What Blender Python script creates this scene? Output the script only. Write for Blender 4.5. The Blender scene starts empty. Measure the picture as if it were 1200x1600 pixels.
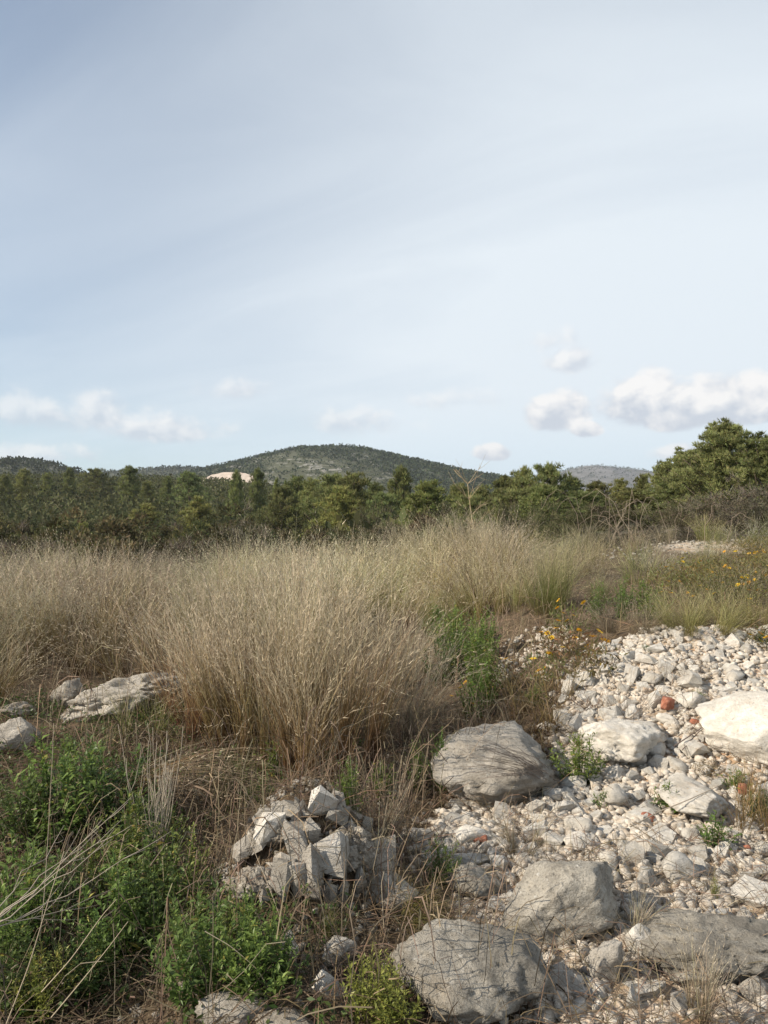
import bpy, bmesh, math, random
import numpy as np
from mathutils import Vector, Matrix

R = math.radians
random.seed(7)
rng = np.random.default_rng(7)
scene = bpy.context.scene
COL = scene.collection

# ------------------------------------------------------------------ camera
EYE = 1.6
F = 1208.0                                   # focal length in photo pixels (1200 x 1600)
cam_d = bpy.data.cameras.new('camera')
cam = bpy.data.objects.new('camera', cam_d)
COL.objects.link(cam)
cam.location = (0, 0, EYE)
cam.rotation_euler = (R(90), 0, 0)
cam_d.sensor_fit = 'VERTICAL'
cam_d.angle = 2 * math.atan(800 / F)
cam_d.clip_start = 0.05
cam_d.clip_end = 20000
scene.camera = cam

# ------------------------------------------------------------------ light
SUN_EL, SUN_AZ = 33.0, -106.0                # azimuth measured clockwise from the view direction (+Y)
sun_d = bpy.data.lights.new('sun', 'SUN')
sun_d.energy = 5.0
sun_d.angle = R(0.6)
sun_d.color = (1.0, 0.90, 0.75)
sun = bpy.data.objects.new('sun', sun_d)
COL.objects.link(sun)
sdir = Vector((math.sin(R(SUN_AZ)) * math.cos(R(SUN_EL)), math.cos(R(SUN_AZ)) * math.cos(R(SUN_EL)), math.sin(R(SUN_EL))))
sun.rotation_euler = (-sdir).to_track_quat('-Z', 'Y').to_euler()
sun.location = (-20, -5, 30)

world = bpy.data.worlds.new('World')
scene.world = world
world.use_nodes = True
wt = world.node_tree
wt.nodes.clear()


class NT:
    """small helper to write node maths as expressions"""
    def __init__(s, tree):
        s.t = tree
    def new(s, typ, **kw):
        n = s.t.nodes.new(typ)
        for k, v in kw.items():
            setattr(n, k, v)
        return n
    def put(s, sock, v):
        if isinstance(v, bpy.types.NodeSocket):
            s.t.links.new(v, sock)
        elif v is not None:
            sock.default_value = v
    def m(s, op, a, b=None, c=None, clamp=False):
        n = s.new('ShaderNodeMath', operation=op, use_clamp=clamp)
        s.put(n.inputs[0], a)
        if b is not None: s.put(n.inputs[1], b)
        if c is not None: s.put(n.inputs[2], c)
        return n.outputs[0]
    def ss(s, x, a, b):
        n = s.new('ShaderNodeMapRange', interpolation_type='SMOOTHSTEP')
        s.put(n.inputs['Value'], x); s.put(n.inputs['From Min'], a); s.put(n.inputs['From Max'], b)
        return n.outputs['Result']
    def lin(s, x, a, b, c=0.0, d=1.0):
        n = s.new('ShaderNodeMapRange')
        s.put(n.inputs['Value'], x)
        for k, v in (('From Min', a), ('From Max', b), ('To Min', c), ('To Max', d)):
            s.put(n.inputs[k], v)
        return n.outputs['Result']
    def xyz(s, x, y, z):
        n = s.new('ShaderNodeCombineXYZ')
        for i, v in enumerate((x, y, z)): s.put(n.inputs[i], v)
        return n.outputs[0]
    def sep(s, v):
        n = s.new('ShaderNodeSeparateXYZ'); s.put(n.inputs[0], v)
        return n.outputs
    def noise(s, vec, scale, detail=5.0, rough=0.55, dist=0.0):
        n = s.new('ShaderNodeTexNoise')
        s.put(n.inputs['Vector'], vec)
        n.inputs['Scale'].default_value = scale; n.inputs['Detail'].default_value = detail
        n.inputs['Roughness'].default_value = rough; n.inputs['Distortion'].default_value = dist
        return n.outputs[0]
    def voronoi(s, vec, scale, feature='F1', out='Distance', rand=1.0):
        n = s.new('ShaderNodeTexVoronoi', feature=feature)
        s.put(n.inputs['Vector'], vec); n.inputs['Scale'].default_value = scale
        n.inputs['Randomness'].default_value = rand
        return n.outputs[out]
    def mix(s, fac, a, b, mode='MIX'):
        n = s.new('ShaderNodeMix', data_type='RGBA', blend_type=mode)
        s.put(n.inputs[0], fac)
        for i, v in ((6, a), (7, b)):
            if isinstance(v, tuple) and len(v) == 3: v = (*v, 1)
            s.put(n.inputs[i], v)
        return n.outputs[2]
    def vm(s, op, a, b=None, scale=None):
        n = s.new('ShaderNodeVectorMath', operation=op)
        s.put(n.inputs[0], a)
        if b is not None: s.put(n.inputs[1], b)
        if scale is not None: s.put(n.inputs['Scale'], scale)
        return n.outputs[0]


w = NT(wt)
sky = w.new('ShaderNodeTexSky', sky_type='NISHITA')
sky.sun_disc = False
sky.sun_elevation = R(SUN_EL)
sky.sun_rotation = R(SUN_AZ)
sky.air_density = 1.0
sky.dust_density = 0.1
sky.ozone_density = 1.0
tc = w.new('ShaderNodeTexCoord')
dirv = tc.outputs['Generated']
dx, dy, dz = w.sep(dirv)[:]
az = w.m('ARCTAN2', dx, dy)
el = w.m('ARCSINE', dz)
# thin high cloud veil, drawn on a flat layer above the place
den = w.m('ADD', w.m('MAXIMUM', dz, 0.0), 0.16)
px_ = w.m('DIVIDE', dx, den); py_ = w.m('DIVIDE', dy, den)
ca, sa = math.cos(R(-28)), math.sin(R(-28))
u = w.m('ADD', w.m('MULTIPLY', px_, ca), w.m('MULTIPLY', py_, sa))
v = w.m('SUBTRACT', w.m('MULTIPLY', py_, ca), w.m('MULTIPLY', px_, sa))
n1 = w.noise(w.xyz(w.m('MULTIPLY', u, 0.45), v, 3.1), 0.8, 3, 0.45, 0.5)
n2 = w.noise(w.xyz(w.m('MULTIPLY', u, 0.35), v, 9.7), 2.2, 6, 0.6, 0.8)
veil = w.m('ADD', w.m('MULTIPLY', w.ss(n1, 0.25, 0.75), 0.20), w.m('MULTIPLY', w.ss(n2, 0.3, 0.75), 0.10))
veil = w.m('ADD', veil, w.m('MULTIPLY', w.ss(dx, -0.50, 0.26), 0.50))
veil = w.m('ADD', veil, w.m('MULTIPLY', w.ss(el, 0.95, 0.10), 0.42))
veil = w.m('SUBTRACT', veil, 0.03, clamp=True)
veil = w.m('MINIMUM', veil, 0.95)
VEIL = (8.75, 9.45, 10.0)
skyc = w.mix(1.0, sky.outputs[0], (.82, 1.0, 1.13), 'MULTIPLY')
c = w.mix(veil, skyc, w.mix(w.ss(el, 0.16, 0.03), VEIL, (8.1, 9.35, 10.2)))
# low cumulus along the horizon: azimuth, elevation, half width, half height, strength (radians)
def pxdir(x, y):
    return math.atan2(x - 600, F), math.atan2(800 - y, math.hypot(F, x - 600))
clouds = [(1060, 640, 130, 50, 1.2), (1170, 630, 90, 48, 1.2), (1012, 620, 56, 44, 1.1), (872, 650, 56, 42, 1.25), (915, 672, 27, 18, 1.1), (770, 709, 34, 18, 1.1),
          (898, 565, 42, 24, .6), (850, 535, 52, 18, .3), (160, 655, 84, 34, .52), (255, 675, 96, 30, .62), (60, 645, 74, 34, .36), (45, 710, 84, 22, .5),
          (368, 612, 52, 20, .36), (555, 662, 82, 26, .34), (1070, 708, 52, 16, .7), (690, 628, 60, 16, .22)]
cvec = w.xyz(az, w.m('MULTIPLY', el, 1.25), 0.0)
cn = w.noise(cvec, 24.0, 5, 0.52, 0.2)
cn2 = w.noise(w.vm('ADD', cvec, (-0.010, 0.014, 0.0)), 24.0, 5, 0.52, 0.2)
dens = low = thin = None
for cd in clouds:
    a0, e0 = pxdir(cd[0], cd[1]); wa, wh, st = cd[2] / F, cd[3] / F, cd[4]
    uu = w.m('DIVIDE', w.m('SUBTRACT', az, a0), wa)
    vv = w.m('DIVIDE', w.m('SUBTRACT', el, e0), wh)
    vd = w.m('MULTIPLY', w.m('MINIMUM', vv, 0.0), 0.6)            # flatter base
    rr = w.m('SQRT', w.m('ADD', w.m('MULTIPLY', uu, uu), w.m('POWER', w.m('SUBTRACT', w.m('ABSOLUTE', vv), vd), 2.0)))
    f = w.m('MULTIPLY', w.m('SUBTRACT', 1.0, rr), st)
    f = w.m('MAXIMUM', f, -0.9)
    dens = f if dens is None else w.m('MAXIMUM', dens, f)
    tk = w.m('MULTIPLY', w.ss(f, -0.35, 0.05), min(1.0, .30 + .70 * st))
    thin = tk if thin is None else w.m('MAXIMUM', thin, tk)
    hgt = w.m('MULTIPLY', vv, w.ss(f, -0.3, 0.3))                  # height inside the cloud that covers this direction
    low = hgt if low is None else w.m('ADD', low, hgt)
# the same kind of clouds go on along the horizon all round
bn = w.noise(w.xyz(dx, dy, 2.0), 4.2, 2, 0.5)
ring = w.m('SUBTRACT', w.m('MULTIPLY', w.ss(bn, 0.45, 0.7), 0.8), w.m('MULTIPLY', w.m('ABSOLUTE', w.m('SUBTRACT', el, 0.1)), 14.0))
ring = w.m('MULTIPLY', w.m('ADD', ring, 0.9), w.ss(w.m('ABSOLUTE', az), 0.5, 0.7))
dens = w.m('MAXIMUM', dens, w.m('SUBTRACT', ring, 0.9))
d1 = w.m('ADD', w.m('MULTIPLY', dens, 1.5), w.m('MULTIPLY', w.m('SUBTRACT', cn, 0.41), 2.0))
dm = w.m('MULTIPLY', w.ss(d1, -0.02, 0.68), w.m('MULTIPLY', w.m('MAXIMUM', thin, w.ss(w.m('ABSOLUTE', az), 0.5, 0.7)), 0.92))
lit = w.m('ADD', w.lin(low, -0.55, 0.75, 0.0, 0.95), w.m('MULTIPLY', w.m('SUBTRACT', cn, cn2), 3.2), clamp=True)
ccol = w.mix(lit, (6.4, 6.9, 7.7), (10.4, 10.2, 10.0))
c = w.mix(dm, c, ccol)
world.cycles.sampling_method = 'MANUAL'
world.cycles.sample_map_resolution = 256
bg = w.new('ShaderNodeBackground')
bg.inputs['Strength'].default_value = 0.069
wt.links.new(c, bg.inputs['Color'])
wo = w.new('ShaderNodeOutputWorld')
wt.links.new(bg.outputs[0], wo.inputs['Surface'])

scene.view_settings.view_transform = 'Standard'
scene.view_settings.look = 'None'
scene.view_settings.exposure = 0.5
scene.view_settings.gamma = 1.0
scene.view_settings.use_curve_mapping = False
cy = scene.cycles
cy.max_bounces = 4; cy.diffuse_bounces = 2; cy.glossy_bounces = 1; cy.transmission_bounces = 2; cy.volume_bounces = 0
cy.use_denoising = True
cy.sample_clamp_indirect = 6

# ------------------------------------------------------------------ numpy noise
_perm = np.random.default_rng(11).permutation(256)
_perm = np.concatenate([_perm, _perm, _perm])
_grad = np.random.default_rng(12).normal(size=(256, 3)); _grad /= np.linalg.norm(_grad, axis=1, keepdims=True)

def perlin(p):
    p = np.asarray(p, float)
    i = np.floor(p).astype(int); f = p - i; i &= 255
    s = f * f * f * (f * (f * 6 - 15) + 10)
    out = 0
    for a in (0, 1):
        wx = s[:, 0] if a else 1 - s[:, 0]
        for b in (0, 1):
            wy = s[:, 1] if b else 1 - s[:, 1]
            for c_ in (0, 1):
                wz = s[:, 2] if c_ else 1 - s[:, 2]
                h = _perm[_perm[_perm[i[:, 0] + a] + i[:, 1] + b] + i[:, 2] + c_]
                out = out + wx * wy * wz * (_grad[h] * (f - (a, b, c_))).sum(1)
    return out * 1.6

def fbm(p, octv=4, gain=.5):
    p = np.asarray(p, float); o = 0; a = 1.0
    for k in range(octv):
        o = o + a * perlin(p + 17.3 * k); p = p * 2.03; a *= gain
    return o

def sstep(a, b, x):
    t = np.clip((np.asarray(x, float) - a) / (b - a), 0, 1)
    return t * t * (3 - 2 * t)

# ------------------------------------------------------------------ terrain height
MOUND = (-0.36, 3.42)
def H(x, y):
    x = np.atleast_1d(np.asarray(x, float)); y = np.atleast_1d(np.asarray(y, float))
    r = np.hypot(x, y)
    z = 0.0 * x
    z += 0.64 * sstep(0.2, 2.6, x + 0.12 * (y - 4)) * sstep(3.1, 6.6, y) * (1 - sstep(60, 140, r))      # stony bank on the right
    z += 0.08 * np.exp(-((x - 2.3) / .9) ** 2 - ((y - 5.8) / 1.0) ** 2)
    z -= 0.16 * sstep(-0.3, -1.0, x) * (1 - sstep(4.2, 5.8, y)) * sstep(1.0, 2.0, y)                     # hollow on the left
    mx, my = (x - MOUND[0]) / .33, (y - MOUND[1]) / .36
    z += 0.40 * np.exp(-(mx * mx + my * my) ** 1.4)
    far = sstep(15, 40, y)
    side = sstep(0.08, 0.30, x / np.maximum(y, 1.0))
    az_ = x / np.maximum(np.abs(y), 1.0)
    left = sstep(0.05, -0.25, az_)
    z -= far * (1 - side) * (2.6 + 1.6 * left)
    z += (1 - side) * sstep(45, 320, r) * (6 + 10 * left)
    z += side * sstep(60, 320, r) * 3.0
    z += 0.30 * np.exp(-((x - 0.44 * y) / 2.6) ** 2) * np.exp(-((y - 17) / 2.2) ** 2)                    # pale bank far right
    near = 1 - sstep(10, 40, r)
    P = np.stack([x, y, 0 * x], 1)
    z += 0.05 * fbm(P * .7, 3) + near * 0.018 * fbm(P * 4.0 + 5, 3)
    z += (1 - near) * 0.5 * fbm(P * .05 + 3, 3)
    return z

def h1(x, y):
    return float(H(x, y)[0])

def at(px, py, tmin=1.2, tmax=400.0):
    """where the view ray through a photo pixel meets the terrain"""
    t = np.concatenate([np.arange(tmin, 20, .02), np.arange(20, tmax, .5)])
    x = (px - 600) / F * t; z = EYE + (800 - py) / F * t
    d = z - H(x, t)
    k = np.argmax(d < 0)
    if not (d < 0).any(): k = len(t) - 1
    return Vector((x[k], t[k], h1(x[k], t[k])))

# ------------------------------------------------------------------ mesh and object helpers
def mesh(name, verts, faces, mats=(), tint=None, smooth=False, fmat=None):
    """faces: (n,3) or (n,4) int array; tint: (nverts,3) own colour of the surface"""
    verts = np.asarray(verts, np.float32); faces = np.asarray(faces, np.int32)
    me = bpy.data.meshes.new(name)
    n, k = faces.shape
    me.vertices.add(len(verts)); me.vertices.foreach_set('co', verts.ravel())
    me.loops.add(n * k); me.loops.foreach_set('vertex_index', faces.ravel())
    me.polygons.add(n)
    me.polygons.foreach_set('loop_start', np.arange(0, n * k, k, dtype=np.int32))
    if smooth: me.polygons.foreach_set('use_smooth', np.ones(n, bool))
    if fmat is not None: me.polygons.foreach_set('material_index', np.asarray(fmat, np.int32))
    for m_ in mats: me.materials.append(m_)
    if tint is not None:
        a = me.attributes.new('tint', 'FLOAT_COLOR', 'POINT')
        t4 = np.ones((len(verts), 4), np.float32); t4[:, :3] = tint
        a.data.foreach_set('color', t4.ravel())
    me.update(calc_edges=True)
    return me

def obj(name, me, parent=None, loc=None, rz=None, scale=None, **props):
    o = bpy.data.objects.new(name, me)
    COL.objects.link(o)
    if parent is not None: o.parent = parent
    if loc is not None: o.location = loc
    if rz is not None: o.rotation_euler = (0, 0, rz) if not isinstance(rz, tuple) else rz
    if scale is not None: o.scale = scale if isinstance(scale, (tuple, list)) else (scale,) * 3
    for k, v_ in props.items(): o[k] = v_
    return o

def cat(parts):
    """join [(verts, faces, tint)] into one"""
    vs, fs, ts, n = [], [], [], 0
    for v_, f_, t_ in parts:
        vs.append(v_); fs.append(f_ + n); ts.append(t_); n += len(v_)
    return np.concatenate(vs), np.concatenate(fs), np.concatenate(ts)

# ------------------------------------------------------------------ materials
def material(name):
    m_ = bpy.data.materials.new(name); m_.use_nodes = True
    m_.node_tree.nodes.clear()
    return m_, NT(m_.node_tree)

def finish(n, shader):
    o = n.new('ShaderNodeOutputMaterial'); n.t.links.new(shader, o.inputs['Surface'])

def princ(n, color, rough=.9, spec=.25, bump=None, bstr=.5, bdist=.02):
    p = n.new('ShaderNodeBsdfPrincipled')
    n.put(p.inputs['Base Color'], color if not isinstance(color, tuple) else (*color, 1))
    n.put(p.inputs['Roughness'], rough); n.put(p.inputs['Specular IOR Level'], spec)
    if bump is not None:
        b = n.new('ShaderNodeBump'); b.inputs['Strength'].default_value = bstr; b.inputs['Distance'].default_value = bdist
        n.put(b.inputs['Height'], bump); n.put(p.inputs['Normal'], b.outputs[0])
    return p.outputs[0]

def plant_material(name, transl=.35, rough=.6, vary=.25, hue=0.03, spec=.3):
    m_, n = material(name)
    a = n.new('ShaderNodeAttribute', attribute_name='tint')
    oi = n.new('ShaderNodeObjectInfo')
    hs = n.new('ShaderNodeHueSaturation')
    n.put(hs.inputs['Hue'], n.lin(oi.outputs['Random'], 0, 1, .5 - hue, .5 + hue))
    n.put(hs.inputs['Value'], n.lin(n.m('FRACT', n.m('MULTIPLY', oi.outputs['Random'], 7.31)), 0, 1, .9 * (1 - vary), .9 * (1 + vary)))
    n.put(hs.inputs['Color'], a.outputs['Color'])
    p = princ(n, hs.outputs[0], rough, spec)
    t = n.new('ShaderNodeBsdfTranslucent'); n.put(t.inputs['Color'], hs.outputs[0])
    ms = n.new('ShaderNodeMixShader'); ms.inputs[0].default_value = transl
    n.put(ms.inputs[1], p); n.put(ms.inputs[2], t.outputs[0])
    finish(n, ms.outputs[0])
    return m_

M_GRASS = plant_material('dry_grass', .35, .6, .12, .008)
M_LEAF = plant_material('weed_leaf', .35, .45, .18, .02)
M_NEEDLE = plant_material('pine_needle', .35, .8, .2, .018, .12)
M_MAQUIS = plant_material('maquis_leaf', .3, .8, .25, .03, .10)
M_PETAL = plant_material('petal', .3, .5, .1, .015)
M_TWIG = plant_material('dry_twig', .0, .85, .15, .01)
M_HILLVEG = plant_material('hill_scrub', .2, .9, .2, .02, .05)

def limestone(name, base, pale, dark, lichen, scale=1.0, dirt=.3, stain=(.42, .30, .17), bd=None):
    m_, n = material(name)
    g = n.new('ShaderNodeTexCoord'); oi = n.new('ShaderNodeObjectInfo')
    off = n.vm('SCALE', n.xyz(7.3, 3.9, 5.1), scale=n.m('MULTIPLY', oi.outputs['Random'], 9.0))
    vec = n.vm('ADD', n.vm('SCALE', g.outputs['Object'], scale=scale), off)
    a = n.noise(vec, 3.2, 8, .62, .3)
    b = n.noise(vec, 14.0, 8, .68)
    c2 = n.noise(vec, 55.0, 5, .7)
    col = n.mix(n.ss(a, .36, .66), base, pale)
    col = n.mix(n.m('MULTIPLY', n.ss(b, .53, .70), lichen), col, dark)
    # pits and dark specks, pale lichen rosettes
    vo = n.voronoi(n.vm('ADD', vec, n.vm('SCALE', n.xyz(b, c2, a), scale=.15)), 22.0)
    col = n.mix(n.m('MULTIPLY', n.ss(vo, .16, .05), lichen * .8), col, dark)
    vo2 = n.voronoi(vec, 7.0)
    col = n.mix(n.m('MULTIPLY', n.m('MULTIPLY', n.ss(vo2, .22, .08), n.ss(b, .42, .6)), lichen * .75), col, (.62, .60, .55))
    # iron / earth staining
    sn = n.noise(vec, 2.1, 6, .6, .5)
    col = n.mix(n.m('MULTIPLY', n.ss(sn, .55, .74), dirt), col, stain)
    wv = n.noise(n.vm('MULTIPLY', vec, (1.0, 1.0, 3.4)), 9.0, 7, .66, .8)
    col = n.mix(n.m('MULTIPLY', n.ss(wv, .55, .62), lichen * .28), col, dark)
    col = n.mix(n.m('MULTIPLY', n.ss(c2, .56, .66), lichen * .5), col, (.62, .58, .52))
    col = n.mix(n.m('MULTIPLY', n.ss(c2, .44, .36), lichen * .6), col, dark)
    big = n.noise(vec, 1.1, 4, .6)
    col = n.mix(n.m('MULTIPLY', n.ss(big, .50, .58), lichen * .6), col, tuple(q * .62 for q in base))
    hs = n.new('ShaderNodeHueSaturation')
    n.put(hs.inputs['Value'], n.lin(oi.outputs['Random'], 0, 1, .78, 1.10)); n.put(hs.inputs['Color'], col)
    hgt = n.m('ADD', n.m('MULTIPLY', b, .7), n.m('MULTIPLY', c2, .35))
    hgt = n.m('ADD', hgt, n.m('MULTIPLY', n.ss(vo, .0, .22), .25))
    hgt = n.m('ADD', hgt, n.m('MULTIPLY', wv, .6))
    finish(n, princ(n, hs.outputs[0], .92, .2, hgt, 1.0, bd if bd else .05 / scale))
    return m_

M_BOULDER = limestone('weathered_limestone', (.36, .325, .275), (.52, .475, .41), (.16, .143, .122), .6, 2.6, .18)
M_GREYSLAB = limestone('grey_limestone', (.27, .245, .205), (.42, .385, .325), (.105, .095, .08), .9, 2.8, .25)
M_WHITE = limestone('white_limestone', (.53, .485, .415), (.68, .64, .575), (.27, .245, .21), .5, 4.0, .4, (.52, .36, .21))
M_RUBBLE = limestone('broken_limestone', (.60, .555, .485), (.78, .745, .68), (.30, .265, .22), .32, .9, .5, (.56, .39, .23), .012)
M_CONGLO = limestone('earthy_conglomerate', (.26, .22, .175), (.50, .46, .39), (.08, .065, .05), .95, 4.0, .6, (.30, .20, .12))

def ground_material():
    m_, n = material('stony_earth')
    g = n.new('ShaderNodeTexCoord'); P = g.outputs['Object']
    at_ = n.new('ShaderNodeAttribute', attribute_name='tint')
    r, gg, b_ = n.sep(at_.outputs['Color'])[:]
    a = n.noise(P, 1.7, 7, .6); b = n.noise(P, 11., 7, .65); c2 = n.noise(P, 60., 5, .7)
    soil = n.mix(n.ss(b, .35, .68), (.060, .042, .028), (.15, .108, .070))
    soil = n.mix(n.m('MULTIPLY', n.ss(c2, .5, .66), .6), soil, (.30, .24, .16))
    pale = n.mix(n.ss(b, .38, .62), (.40, .29, .19), (.60, .53, .44))
    pale = n.mix(n.m('MULTIPLY', n.ss(a, .5, .66), .7), pale, (.45, .25, .13))
    vo = n.voronoi(P, 38.0); voc = n.voronoi(P, 38.0, out='Color')
    pale = n.mix(n.m('MULTIPLY', n.ss(vo, .5, .2), .65), pale, n.mix(n.sep(voc)[0], (.45, .40, .33), (.74, .70, .63)))
    col = n.mix(n.ss(n.m('ADD', r, n.m('MULTIPLY', n.m('SUBTRACT', b, .5), .5)), .35, .65), soil, pale)
    farc = n.mix(n.ss(n.noise(P, .15, 6, .6), .4, .62), (.055, .06, .030), (.15, .125, .075))
    col = n.mix(gg, col, farc)
    hgt = n.m('ADD', n.m('MULTIPLY', b, .8), n.m('MULTIPLY', c2, .5))
    hgt = n.m('ADD', hgt, n.m('MULTIPLY', n.m('MULTIPLY', n.ss(vo, .5, .1), r), .6))
    finish(n, princ(n, col, .95, .1, hgt, .8, .03))
    return m_

M_GROUND = ground_material()

def hill_material(name, veg, rock, amount, scale):
    m_, n = material(name)
    g = n.new('ShaderNodeTexCoord'); P = g.outputs['Object']
    a = n.noise(n.vm('MULTIPLY', P, (1, 1, 2.4)), scale, 9, .72, .3); b = n.noise(P, scale * .22, 5, .6)
    rk = n.ss(n.m('ADD', a, n.m('MULTIPLY', n.m('SUBTRACT', b, .5), .55)), .52 - amount, .60 - amount)
    vegc = n.mix(n.noise(P, scale * .6, 5, .6), veg, tuple(k * 1.5 for k in veg))
    col = n.mix(n.m('MULTIPLY', rk, .9), vegc, rock)
    finish(n, princ(n, col, .95, .1, a, .6, 3.0))
    return m_

def flat_noise_material(name, ca_, cb_, scale, rough=.9, bd=.004):
    m_, n = material(name)
    g = n.new('ShaderNodeTexCoord')
    a = n.noise(g.outputs['Object'], scale, 7, .65); b = n.noise(g.outputs['Object'], scale * 6, 5, .65)
    col = n.mix(n.ss(n.m('ADD', n.m('MULTIPLY', a, .6), n.m('MULTIPLY', b, .4)), .36, .64), ca_, cb_)
    finish(n, princ(n, col, rough, .2, n.m('ADD', a, b), .7, bd))
    return m_

M_BARK = flat_noise_material('pine_bark', (.10, .075, .055), (.22, .17, .13), 9, bd=.03)
M_BRICK = flat_noise_material('red_brick', (.26, .085, .05), (.40, .19, .125), 30)

# ------------------------------------------------------------------ stony area in plan
STONY_PX = [(880, 1090), (905, 1030), (1000, 995), (1195, 990), (1290, 1000), (1500, 1250), (1500, 1620), (860, 1620), (760, 1480), (655, 1330), (700, 1265), (850, 1245), (880, 1170)]
STONY = np.array([at(*p)[:2] for p in STONY_PX])

def inside(poly, x, y):
    x = np.asarray(x); y = np.asarray(y); c_ = np.zeros(x.shape, bool)
    j = len(poly) - 1
    for i in range(len(poly)):
        xi, yi = poly[i]; xj, yj = poly[j]
        c_ ^= ((yi > y) != (yj > y)) & (x < (xj - xi) * (y - yi) / (yj - yi + 1e-9) + xi)
        j = i
    return c_

def stony_soft(x, y):
    s = 0
    for ox, oy in ((0, 0), (.12, 0), (-.12, 0), (0, .15), (0, -.15), (.09, .1), (-.09, .1), (.09, -.1), (-.09, -.1)):
        s = s + inside(STONY, x + ox, y + oy)
    s = s / 9.0
    # the track edge and pale bank farther right, and patches between the flowers
    s = np.maximum(s, np.exp(-((x - 0.44 * y) / 1.6) ** 2 - ((y - 16.5) / 1.6) ** 2))
    s = np.maximum(s, .30 * np.exp(-((x - 1.35) / .45) ** 2 - ((y - 6.6) / .9) ** 2))
    return s

# ------------------------------------------------------------------ ground
def axis(n, near, far, c0, p):
    t = np.linspace(-1, 1, n)
    return np.sign(t) * (near * np.abs(t) + (far - near) * np.abs(t) ** p) + c0
nn = 400
gx = axis(nn, 13, 6000, 0.3, 9)
gy = axis(nn, 14, 6000, 4.5, 9)
GX, GY = np.meshgrid(gx, gy)
x_, y_ = GX.ravel(), GY.ravel()
z_ = H(x_, y_)
idx = np.arange(nn * nn).reshape(nn, nn)
gf = np.stack([idx[:-1, :-1], idx[:-1, 1:], idx[1:, 1:], idx[1:, :-1]], -1).reshape(-1, 4)
tint = np.zeros((nn * nn, 3)); tint[:, 0] = stony_soft(x_, y_); tint[:, 1] = sstep(14, 30, np.hypot(x_, y_)) * (1 - tint[:, 0])
obj('ground', mesh('ground', np.stack([x_, y_, z_], 1), gf, [M_GROUND], tint, True), kind='structure')

# ------------------------------------------------------------------ hills
def hill(name, prof, D, depth, mat, nz, seed, nth=220, nr=70, base=-2.0, group=None):
    """prof: list of (photo x, photo y) of the skyline at distance D; the hill swells up to D and falls away behind"""
    px = np.array([p[0] for p in prof], float); py = np.array([p[1] for p in prof], float)
    xs = np.linspace(px[0], px[-1], nth)
    # smooth skyline
    ys = np.interp(xs, px, py)
    kern = np.hanning(15); kern /= kern.sum()
    ys = np.convolve(np.pad(ys, 7, mode='edge'), kern, 'valid')
    tt = np.linspace(-1, 1, nr)
    T, X = np.meshgrid(tt, xs, indexing='ij')
    Y = np.broadcast_to(ys, T.shape)
    dist = D + T * depth
    bump = np.cos(np.clip(T, -1, 1) * math.pi / 2) ** 1.25
    top = EYE + (800 - Y) / F * D
    wx = (X - 600) / F * D * (1 + T * depth / D * .35)
    wy = dist
    Pn = np.stack([wx.ravel(), wy.ravel(), np.full(wx.size, seed * 3.7)], 1)
    nzv = fbm(Pn / (depth * .5), 5).reshape(T.shape)
    wz = base + (top - base) * bump * (1 + .0 * nzv) + nz * nzv * bump * (1 - .75 * np.exp(-(T / .2) ** 2))
    v_ = np.stack([wx, wy, wz], -1).reshape(-1, 3)
    idx = np.arange(nr * nth).reshape(nr, nth)
    f_ = np.stack([idx[:-1, :-1], idx[:-1, 1:], idx[1:, 1:], idx[1:, :-1]], -1).reshape(-1, 4)
    obj(name, mesh(name, v_, f_, [mat], None, True), kind='structure')
    return v_.reshape(nr, nth, 3)

M_HILL = hill_material('karst_hillside', (.070, .072, .044), (.27, .255, .225), -.03, .10)
M_HILLFAR = hill_material('bare_far_hillside', (.095, .09, .08), (.175, .165, .16), .03, .03)
hv_main = hill('hill', [(90, 830), (200, 790), (270, 752), (330, 737), (380, 724), (420, 712), (460, 704), (500, 700.5), (535, 700), (570, 705), (610, 714), (660, 726), (700, 735), (740, 743), (785, 750), (840, 762), (920, 790), (980, 815)], 900, 330, M_HILL, 5, 1, 300, 90)
hv_left = hill('hill', [(-320, 800), (-200, 770), (-100, 742), (-40, 728), (20, 720.5), (45, 720), (75, 724), (105, 733), (130, 741), (170, 765), (230, 800)], 620, 190, M_HILL, 3, 2)
hv_ridge = hill('hill', [(40, 800), (90, 760), (130, 742), (165, 739), (205, 737), (250, 733.5), (300, 731), (345, 733), (400, 745), (480, 790)], 1250, 260, M_HILL, 5, 3)
hv_far = hill('hill', [(760, 790), (810, 766), (850, 746), (885, 735), (910, 729), (930, 728), (960, 732), (1000, 738), (1040, 746), (1100, 758), (1180, 780), (1260, 800)], 2600, 700, M_HILLFAR, 14, 4)

# bare pinkish cut slope on the hill's left shoulder
M_CUT = flat_noise_material('bare_cut_earth', (.46, .36, .28), (.64, .54, .45), .25, .95, .6)
pts = [(312, 764), (318, 748), (330, 742), (350, 738), (372, 737.5), (388, 741), (398, 746), (392, 755), (388, 768), (350, 776), (318, 774)]
bm = bmesh.new()
cut_v = []
for px_i, py_i in pts:
    Dd = 560 - (py_i - 737) * 2.0
    cut_v.append(bm.verts.new(((px_i - 600) / F * Dd, Dd, EYE + (800 - py_i) / F * Dd)))
fc = bm.faces.new(cut_v)
ex = bmesh.ops.extrude_face_region(bm, geom=[fc])
for g_ in ex['geom']:
    if isinstance(g_, bmesh.types.BMVert):
        g_.co.y += 60; g_.co.z -= 14; g_.co.x *= 1.08
bmesh.ops.triangulate(bm, faces=bm.faces[:])
bmesh.ops.subdivide_edges(bm, edges=bm.edges[:], cuts=5, use_grid_fill=True)
bmesh.ops.recalc_face_normals(bm, faces=bm.faces[:])
co = np.array([v_.co[:] for v_ in bm.verts])
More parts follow.
